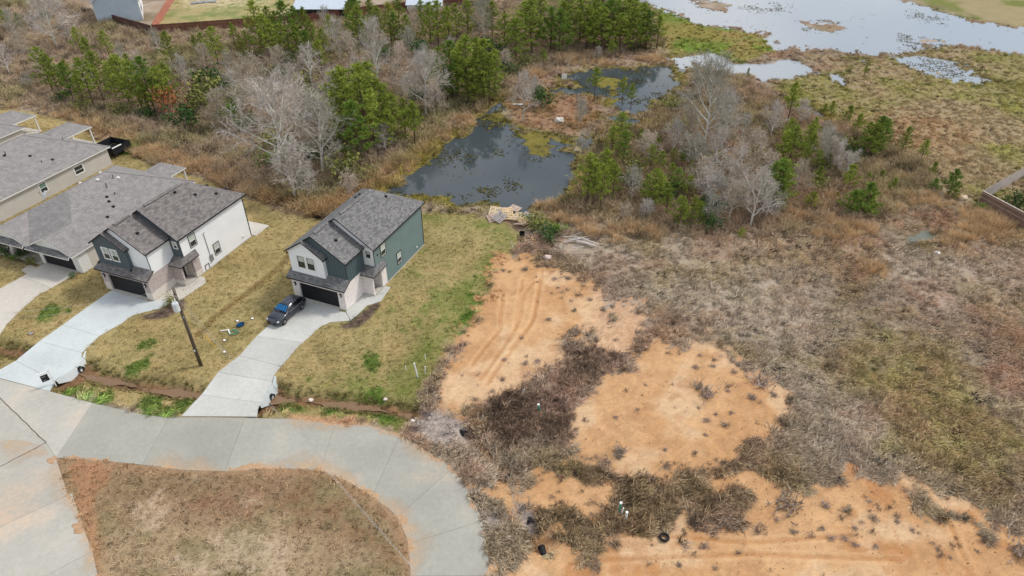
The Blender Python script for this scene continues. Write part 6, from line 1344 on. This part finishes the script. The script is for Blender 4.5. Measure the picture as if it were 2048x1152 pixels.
BU = [
 ('shrubs in the woods', None, [('ever',650,232,176,1.1,'dark green bush between the slim bare trees'),('ever',985,112,72,1.2,'dark green shrub below the pine stand at the top centre'),('ever',843,118,76,1.0,'rounded evergreen shrub left of the leafy pine clump'),('rust',345,238,176,1.0,'rust leaved shrub right of the scrub pines'),('olive',395,225,180,1.2,'yellowish shrub left of the giant bare tree'),('olive',600,178,138,1.3,'olive shrub above the dark green bush'),('olive',700,420-60,300,1.0,'olive shrub below the pond pines'),('ever',1085,215,170,1.0,'dark shrub beside the round islet tree'),('olive',1345,220,198,1.6,'pale olive shrub on the bank of the upper pool'),('olive',1690,300,268,1.4,'olive shrub behind the wide bare shrub'),('ever',370,255,210,1.2,'dark shrub under the rust leaved one'),('olive',1360,260,236,1.4,'olive shrub at the foot of the upper pool bank'),('ever',1420,460,420,.9,'dark shrub in the shade of the thicket front'),('olive',425,200,150,1.3,'greenish shrub under the red fence pines'),('ever',420,175,130,1.3,'dark evergreen shrub under the red fence pines'),('ever',85,40,20,1.6,'dark evergreen shrub left of the far blue house'),('olive',1262,345,312,1.4,'olive shrub among the pond pines')]),
 ('shrubs at the debris pile', None, [('ever',1095,478,452,1.5,'dark green bramble right of the pallet pile'),('olive',1075,452,424,1.7,'olive bramble between the pallet pile and the pond'),('bright',1108,462,446,1.6,'light green bramble behind the dark one')]),
 ('shrubs in the fenced yard', None, [('ever',2022,418,380,.9,'dark green shrub inside the wooden fence corner'),('ever',2052,428,384,1.0,'dark green shrub at the right edge inside the wooden fence'),('bright',1958,420,404,.9,'yellow green sprig outside the wooden fence corner')]),
 ('front garden shrubs', None, [('bright',28,520,508,1.2,'lime green garden shrub in the bed of the cream house'),('ever',12,510,492,1.3,'dark garden shrub by the porch of the cream house'),('ever',46,512,496,1.1,'dark garden shrub before the red chairs'),('olive',66,528,510,1.0,'yellow green shrub at the garage corner of the cream house'),('ever',147,556,544,.9,'round dark shrub at the garage pier of the cream house'),('ever',60,505,490,1.0,'dark shrub under the porch eave of the cream house'),('olive',340,610,590,.9,'thin leafy shrub behind the utility pole'),('bright',233,797-505,284,2.0,'low green weeds at the meadow edge behind the greige house')]),
]
for grp, _, L_ in BU:
    for k, ub, vb, vt, ws, lab in L_: plant(k, ub, vb, vt, ws, lab, grp)

# ------------------------------------------------------------------ ground cover that nobody could count
def tuftmesh(seed, n, ln, w_, lean, spread, flat=.4, bend=.4):
    random.seed(seed); mb = MB()
    for _ in range(n):
        a = random.uniform(0, 6.28); r = spread*random.random()**.6
        d = Vector((random.gauss(lean, .55), random.gauss(0, .55), random.uniform(flat, 1.0)))
        qblade(mb, Vector((r*math.cos(a), r*math.sin(a), 0)), d, ln*random.uniform(.5,1.2), w_, bend)
    return mb
def twigclump(seed, n, ln, w_, spread=.1):
    random.seed(seed); mb = MB()
    for _ in range(n):
        a = random.uniform(0, 6.28); d = Vector((math.cos(a)*random.random()*1.1, math.sin(a)*random.random()*1.1, random.uniform(.35,1)))
        p = Vector((random.gauss(0,spread), random.gauss(0,spread), 0)); l = ln*random.uniform(.5,1.1); d.normalize(); e = p+d*l*.6
        blade(mb, p, d, l*.8, w_*1.5)
        for _ in range(4): blade(mb, p+d*l*random.uniform(.2,.7), d+rv()*.9, l*random.uniform(.25,.5), w_)
    return mb
def proto(name, meshes):
    c = bpy.data.collections.new(name)
    for i, mb in enumerate(meshes):
        o = bpy.data.objects.new('%s_sprig' % name, qmesh(mb, name, M['tuft'])); c.objects.link(o)
    return c, len(meshes)
PR = {'dead': proto('dead_grass', [tuftmesh(100+i, 22, .62, .055, .75, .28, .12, .5) for i in range(5)]),
      'tall': proto('tall_grass', [tuftmesh(120+i, 46, 1.35, .05, .08, .30, 1.0, .22) for i in range(4)]),
      'short': proto('lawn_grass', [tuftmesh(130+i, 12, .12, .035, .1, .12, .3, .5) for i in range(4)]),
      'weed': proto('weeds', [twigclump(140+i, 26, .62, .030, .16) for i in range(5)]),
      'brush': proto('brush', [twigclump(150+i, 34, 1.7, .045, .30) for i in range(5)]),
      'marsh': proto('marsh_grass', [tuftmesh(160+i, 24, .42, .07, .1, .30, .4, .5) for i in range(4)])}
_gn = {}
def scatter(name, key, x, y, sc, tint, rz=None, sink=.03, zabs=None):
    n = len(x); rng = np.random.default_rng(len(name)*31+n)
    coll, k = PR[key]; z = gz_at(x, y)-sink if zabs is None else np.full(len(x), zabs)
    me = bpy.data.meshes.new(name); me.vertices.add(n); me.vertices.foreach_set('co', np.stack([x, y, z], -1).astype(np.float32).ravel())
    for an, arr in (('sc', sc), ('rz', rng.uniform(0, 6.28, n) if rz is None else rz)):
        a = me.attributes.new(an, 'FLOAT', 'POINT'); a.data.foreach_set('value', np.asarray(arr, np.float32))
    a = me.attributes.new('vi', 'INT', 'POINT'); a.data.foreach_set('value', rng.integers(0, k, n).astype(np.int32))
    a = me.attributes.new('tint', 'FLOAT_COLOR', 'POINT'); a.data.foreach_set('color', np.concatenate([np.clip(tint, 0, 1), np.ones((n,1))], 1).astype(np.float32).ravel())
    me.update(); me.materials.append(M['tuft'])
    o = bpy.data.objects.new(name, me); COL.objects.link(o); tag(o, kind='stuff')
    if key not in _gn:
        g = bpy.data.node_groups.new('scatter_'+key, 'GeometryNodeTree'); g.interface.new_socket('Geometry', in_out='INPUT', socket_type='NodeSocketGeometry'); g.interface.new_socket('Geometry', in_out='OUTPUT', socket_type='NodeSocketGeometry')
        gi = g.nodes.new('NodeGroupInput'); go = g.nodes.new('NodeGroupOutput'); ip = g.nodes.new('GeometryNodeInstanceOnPoints'); ci = g.nodes.new('GeometryNodeCollectionInfo')
        ci.inputs['Collection'].default_value = coll; ci.inputs['Separate Children'].default_value = True; ci.inputs['Reset Children'].default_value = True; ip.inputs['Pick Instance'].default_value = True
        def na(t_, nm): q = g.nodes.new('GeometryNodeInputNamedAttribute'); q.data_type = t_; q.inputs['Name'].default_value = nm; return q.outputs['Attribute']
        cx = g.nodes.new('ShaderNodeCombineXYZ'); g.links.new(na('FLOAT', 'rz'), cx.inputs['Z'])
        g.links.new(gi.outputs[0], ip.inputs['Points']); g.links.new(ci.outputs[0], ip.inputs['Instance']); g.links.new(na('INT', 'vi'), ip.inputs['Instance Index'])
        g.links.new(cx.outputs[0], ip.inputs['Rotation']); g.links.new(na('FLOAT', 'sc'), ip.inputs['Scale']); g.links.new(ip.outputs[0], go.inputs[0]); _gn[key] = g
    md = o.modifiers.new('scatter', 'NODES'); md.node_group = _gn[key]; return o
rng = np.random.default_rng(5)
def sample(n, y0, y1, wt, pw=1.6):
    """random points, denser near the camera, kept with the weight of a field"""
    y = y0+(y1-y0)*rng.random(n)**pw; x = rng.uniform(-1, 1, n)*(.72*(.83*y+30)+5)
    k = rng.random(n) < fld(wt, x, y); return x[k], y[k]
dry = (1-lawn)*(1-isle)*(sA < -.15)*(1-grav)*(pav < -.1)*(wl < -.4)*(pud < -.2)*clr
def tcol(x, y, gain, var=.22, shift=None):
    c = np.stack([fld(col[:, i], x, y) for i in range(3)], -1)*(gain*(1+rng.normal(0, var, len(x))))[:, None]
    if shift is not None: c = c*np.asarray(shift)
    c = c*np.minimum(1, .56/np.maximum(c.max(1), 1e-6))[:, None]; return np.clip(c, .004, .6)
openf = dry*(1-woods)*(1-scw)*(1-np.clip(mea+mea2, 0, 1)*.55)
x, y = sample(150000, 24, 150, openf*(.35+.65*k1)*(1-.75*darkz)*(1-.45*mixz), 1.9)
flow = fbm(x*.10, y*.10, 3, 201)*5.0-2.6-.7
scatter('dead_grass', 'dead', x, y, rng.uniform(.6, 1.35, len(x)), tcol(x, y, 3.1, .36, (1.0,.98,.95))*np.where(rng.random(len(x)) < .3, .55, 1.12)[:, None], flow+rng.normal(0, .5, len(x)))
clump = np.clip(sst(.50, .64, fbm(X*.42, Y*.42, 3, 210))*(.25+sst(.45,.62,big)), 0, 1)
edge_b = sst(-3.0, -.2, -np.abs(sA+1.0))*(sA < .4)
x, y = sample(42000, 24, 150, np.clip(openf*(clump*.5+edge_b*.5+darkz*.9+mixz*.45), 0, 1), 1.8)
scatter('dry_weeds', 'weed', x, y, rng.uniform(.6, 1.5, len(x)), tcol(x, y, 2.0, .36, (1.0,.97,.95)))
wf = np.clip(woods*(lawn < .3)+scw, 0, 1)*(wl < -.3)*clr
x, y = sample(30000, 70, 200, wf*(.35+.65*k1), 1.3)
scatter('brush', 'brush', x, y, rng.uniform(.45, 1.3, len(x)), tcol(x, y, 2.5, .4, (.97,1.0,.96)))
x, y = sample(52000, 70, 200, wf, 1.3)
scatter('undergrowth', 'dead', x, y, rng.uniform(.9, 2.0, len(x)), tcol(x, y, 2.5, .34))
x, y = sample(40000, 70, 200, np.clip(mea+mea2, 0, 1)*(wl < -.2)*.8, 1.3)
scatter('meadow_grass', 'marsh', x, y, rng.uniform(.6, 1.3, len(x)), tcol(x, y, 1.75, .3))
x, y = sample(70000, 75, 200, clr*sst(-1.6, -.2, wl)*(1-sst(.6, 2.2, wl))*(lawn < .3)*(fld_ok if False else 1.0)*np.where(Z > -.22, 1, .06), 1.2)
c_ = tcol(x, y, 1.6, .3); k_ = fld(Z, x, y)
scatter('marsh_grass', 'marsh', x, y, rng.uniform(.5, 1.2, len(x)), c_)
x, y = sample(90000, 38, 110, (lawn > .6)*(pav < -.05)*(ditch < .62)*clr, 1.3)
scatter('lawn_grass', 'short', x, y, rng.uniform(.7, 1.6, len(x)), tcol(x, y, 1.5, .30), sink=.01)
x, y = sample(22000, 22, 46, (isle > .7)*(pav < -.05)*1.0, 1.2)
scatter('island_grass', 'short', x, y, rng.uniform(.7, 1.8, len(x)), tcol(x, y, 1.4, .35), sink=.01)
# tall orange grass stands
TG = [((1112,415),2.0),((1118,440),1.6),((1228,462),1.2),((1262,458),1.5),((1280,462),1.4),((1302,465),1.5),((1320,462),1.2),((1585,432),2.0),((1610,440),1.6),((1660,455),1.6),((1690,470),2.6),((1700,450),2.2),((1625,470),.9),((1850,395),2.2),((1870,405),1.6),((1965,440),3.2),((1985,455),2.6),((1950,470),2.0),((1750,540),1.6),((1560,420),1.4),((1660,400),1.6),((1750,392),1.8),((1800,360),1.6),((1810,395),1.5),((1915,480),1.6),((1190,470),1.2),((1155,450),1.4),((1240,480),1.0),((1640,420),1.6),((1720,460),1.8),((1180,110),3.0),((1150,120),2.6),((1120,115),2.6),((1060,150),2.4),((1210,130),2.2),((1300,120),2.0),((150,230),3),((300,310),3),((380,340),3),((450,370),2.5),((245,270),2.5),((200,250),3),((420,330),2.6),((350,318),2.6),((770,345),2.2),((810,325),2.2),((850,300),2.2),((890,270),2.2),((720,385),2.0),((680,410),1.8),((930,240),2.0)]
xs, ys_, = [], []
for (u, v), r in TG:
    cx_, cy_ = at(u, v); n = int(11*r*r); a = rng.uniform(0, 6.28, n); q = r*np.abs(rng.normal(0, .75, n)); xs.append(cx_+q*np.cos(a)*1.2); ys_.append(cy_+q*np.sin(a))
x = np.concatenate(xs); y = np.concatenate(ys_); k_ = (fld(lawn, x, y) < .3) & (fld(wl, x, y) < -.1); x, y = x[k_], y[k_]
base = np.array(s2l((208,178,140)))[None, :]*(1+rng.normal(0, .18, len(x)))[:, None]
scatter('tall_dry_grass', 'tall', x, y, rng.uniform(.55, 1.05, len(x)), np.clip(base, 0, .8), sink=.05)
# thin weeds straying over the bare sand, weed on the water
x, y = sample(26000, 22, 75, (sand > .3)*np.clip(.012+.22*mixz+.30*sst(1.4, .2, sA)+.16*sst(.58,.70,fbm(X*.35, Y*.35, 4, 331)), 0, 1)*.6, 1.3)
cc = np.array(s2l((150,132,116)))[None, :]*(1+rng.normal(0, .3, len(x)))[:, None]
scatter('sand_weeds', 'weed', x, y, np.clip(rng.lognormal(-.75, .45, len(x)), .2, 1.4), np.clip(cc, .02, .7))
wz = np.clip(mats*2.4, 0, 1)*sst(.40,.58,fbm(X*.5, Y*.5, 4, 341))*.95+.03*sst(.60,.7,fbm(X*.25, Y*.25, 4, 343))
x, y = sample(420000, 75, 200, (wl > .1)*wz*(Z < -.12), 1.2)
cc = np.array(s2l((112,106,62)))[None, :]*(1+rng.normal(0, .3, len(x)))[:, None]
wo_ = scatter('water_weeds', 'marsh', x, y, rng.uniform(.14, .42, len(x)), np.clip(cc, .01, .7), zabs=-.17)
# green patches stand up a little
x, y = sample(60000, 36, 110, (gp > .5)*(pav < -.02)*1.0, 1.2)
scatter('green_grass', 'short', x, y, rng.uniform(1.0, 2.0, len(x)), tcol(x, y, 1.1, .2), sink=.01)

# single weed tufts on the bare sand
WEEDM = [qmesh(twigclump(300+i, 30, .42, .026, .10), 'weed_stems', leafmat('weed_dry', (186,166,152), (150,132,120))) if i == 0 else None for i in range(1)]
wm = WEEDM[0].materials[0]
WEEDM += [qmesh(twigclump(300+i, 34, .42, .026, .12), 'weed_stems', wm) for i in range(1, 4)]
BASEM = [qmesh(tuftmesh(320+i, 16, .22, .05, 0, .14, .4, .4), 'weed_leaves', wm) for i in range(2)]
Z5 = lambda x, y: (1380+x*.191, 640+y*.191); Z6 = lambda x, y: (880+x*.2083, 520+y*.2083); Z4 = lambda x, y: (1180+x*.4238, 900+y*.4238)
WD = [('small dry weed tuft on the rounded sand patch', 'weeds on the rounded sand patch', [(*Z5(*p), s_) for *p, s_ in ((60,500,.8),(240,490,.7),(460,550,.9),(395,745,.7),(650,820,1.2),(880,790,1.0),(100,370,.7),(380,330,.6),(270,990,.6),(175,1055,.8),(365,1105,.9),(430,975,.7),(600,530,1.0),(95,920,.5),(250,420,.7))]+[(1240,912,1.2),(1232,835,.7),(1330,900,.6),(1275,820,.5),(1345,770,.5),(1410,870,.6),(1290,770,.5)]),
      ('small dry weed tuft on the rutted sand patch', 'weeds on the rutted sand patch', [(*Z6(*p), s_) for *p, s_ in ((820,95,1.2),(610,100,.8),(1230,180,.9),(1100,185,.8),(1040,575,.9),(820,1000,.9),(940,985,.9),(1290,490,.8),(780,750,.6),(1070,320,.4),(1130,270,.5),(620,960,.6),(930,215,.5))]+[(1005,760,.8),(985,785,.7),(950,800,.8),(1180,600,.8),(1205,620,.9)]),
      ('small dry weed tuft on the tracked bottom sand', 'weeds on the tracked sand', [(*Z4(*p), s_) for *p, s_ in ((1110,265,1.1),(1210,285,1.0),(1340,325,.9),(960,390,.8),(1040,400,.8),(1200,420,.8),(1250,370,.7),(1095,375,.6),(1560,250,.9),(1140,420,.8),(1250,450,.7),(420,545,.7),(1910,370,.9),(540,455,.9),(700,480,.6),(1450,340,.7),(1520,380,.6),(1640,470,.6),(1700,510,.5),(1350,460,.6),(880,330,.7),(590,560,.5),(1830,480,.5))])]
WB = [(1522,768,2.4,'large dark round weed clump at the right rim of the rounded sand patch'),(1413,790,2.3,'wide dark weed clump inside the rounded sand patch'),(1398,776,1.7,'dark weed clump touching the wide one on the rounded sand patch'),(1575,1012,2.6,'large grey weed clump at the top of the tracked sand'),(1452,1046,1.9,'dark weed clump at the left end of the tracked sand'),(2040,1105,2.6,'dark weed clump at the right edge of the tracked sand'),(1238,905,1.6,'grey weed clump at the lower left of the rounded sand patch'),(1150,665,1.7,'grey weed clump on the pale sand between the patches, upper'),(1140,695,1.9,'dark weed clump on the pale sand between the patches, lower'),(1060,783,1.4,'flat grey weed clump left of the pale sand')]
random.seed(99); nrnd = 0
def weed(u, v, s_, lab, grp=None):
    global nrnd
    x, y = at(u, v); g = float(gz_at([x], [y])[0])-.02; r = empty('dry_weed', (x, y, g), random.uniform(0, 6.28), lab, 'weed', grp)
    link('stems', WEEDM[nrnd % 4], r); link('leaves', BASEM[nrnd % 2], r); nrnd += 1; q = s_*1.55; r.scale = (q, q, q*.75)
for lab, grp, L_ in WD:
    for i, (u, v, s_) in enumerate(sorted(L_)): weed(u, v, s_, lab+', %s from the left' % orderwords(i), grp)
for u, v, s_, lab in WB: weed(u, v, s_, lab)
def stonemesh(seed):
    random.seed(seed); b_ = bmesh.new(); bmesh.ops.create_icosphere(b_, subdivisions=1, radius=.11)
    for vv in b_.verts: vv.co *= random.uniform(.7, 1.25); vv.co.z *= .7
    mb = MB(); b_.verts.index_update(); mb.add([tuple(vv.co) for vv in b_.verts], [[q.index for q in f.verts] for f in b_.faces]); b_.free(); return mb
PR['stone'] = proto('gravel', [stonemesh(400+i) for i in range(4)])
x, y = sample(60000, 24, 60, (grav > .35)*.9, 1.0)
base = np.array(s2l((162,150,142)))[None, :]*(1+rng.normal(0, .25, len(x)))[:, None]
scatter('gravel', 'stone', x, y, rng.uniform(.3, 1.05, len(x)), np.clip(base, .02, .75), sink=.01)
xs = []
for (u, v), r_, n in (((1070,490),2.0,60),((1095,490),1.6,40),((1122,494),1.2,25)):
    cx_, cy_ = at(u, v); xs.append(np.stack([cx_+rng.normal(0, r_, n), cy_+rng.normal(0, r_*.5, n)], -1))
q_ = np.concatenate(xs); base = np.array(s2l((160,164,156)))[None, :]*(1+rng.normal(0, .25, len(q_)))[:, None]
scatter('rubble', 'stone', q_[:, 0], q_[:, 1], rng.uniform(.4, 1.5, len(q_)), np.clip(base, .02, .75), sink=.0)
x, y = sample(26000, 22, 60, (sand > .6)*(.15+.6*sst(.5,.66,fbm(X*.5, Y*.5, 3, 321))), 1.2)
scatter('sand_clods', 'stone', x, y, rng.uniform(.15, .55, len(x)), tcol(x, y, .72, .25), sink=.0)

x, y = sample(30000, 40, 62, (lawn > .4)*sst(.35,.75,ditch)*(pav < -.1)*(Z > -.62)*.8, 1.0)
scatter('ditch_clods', 'stone', x, y, rng.uniform(.25, 1.0, len(x)), tcol(x, y, .75, .35), sink=.02)
x, y = sample(40000, 40, 62, (lawn > .4)*sst(.15,.45,ditch)*(1-sst(.7,.95,ditch))*(pav < -.1), 1.0)
scatter('ditch_grass', 'marsh', x, y, rng.uniform(.35, .8, len(x)), np.clip(np.array(s2l((132,124,78)))[None, :]*(1+rng.normal(0, .3, len(x)))[:, None], .01, .5), sink=.02)
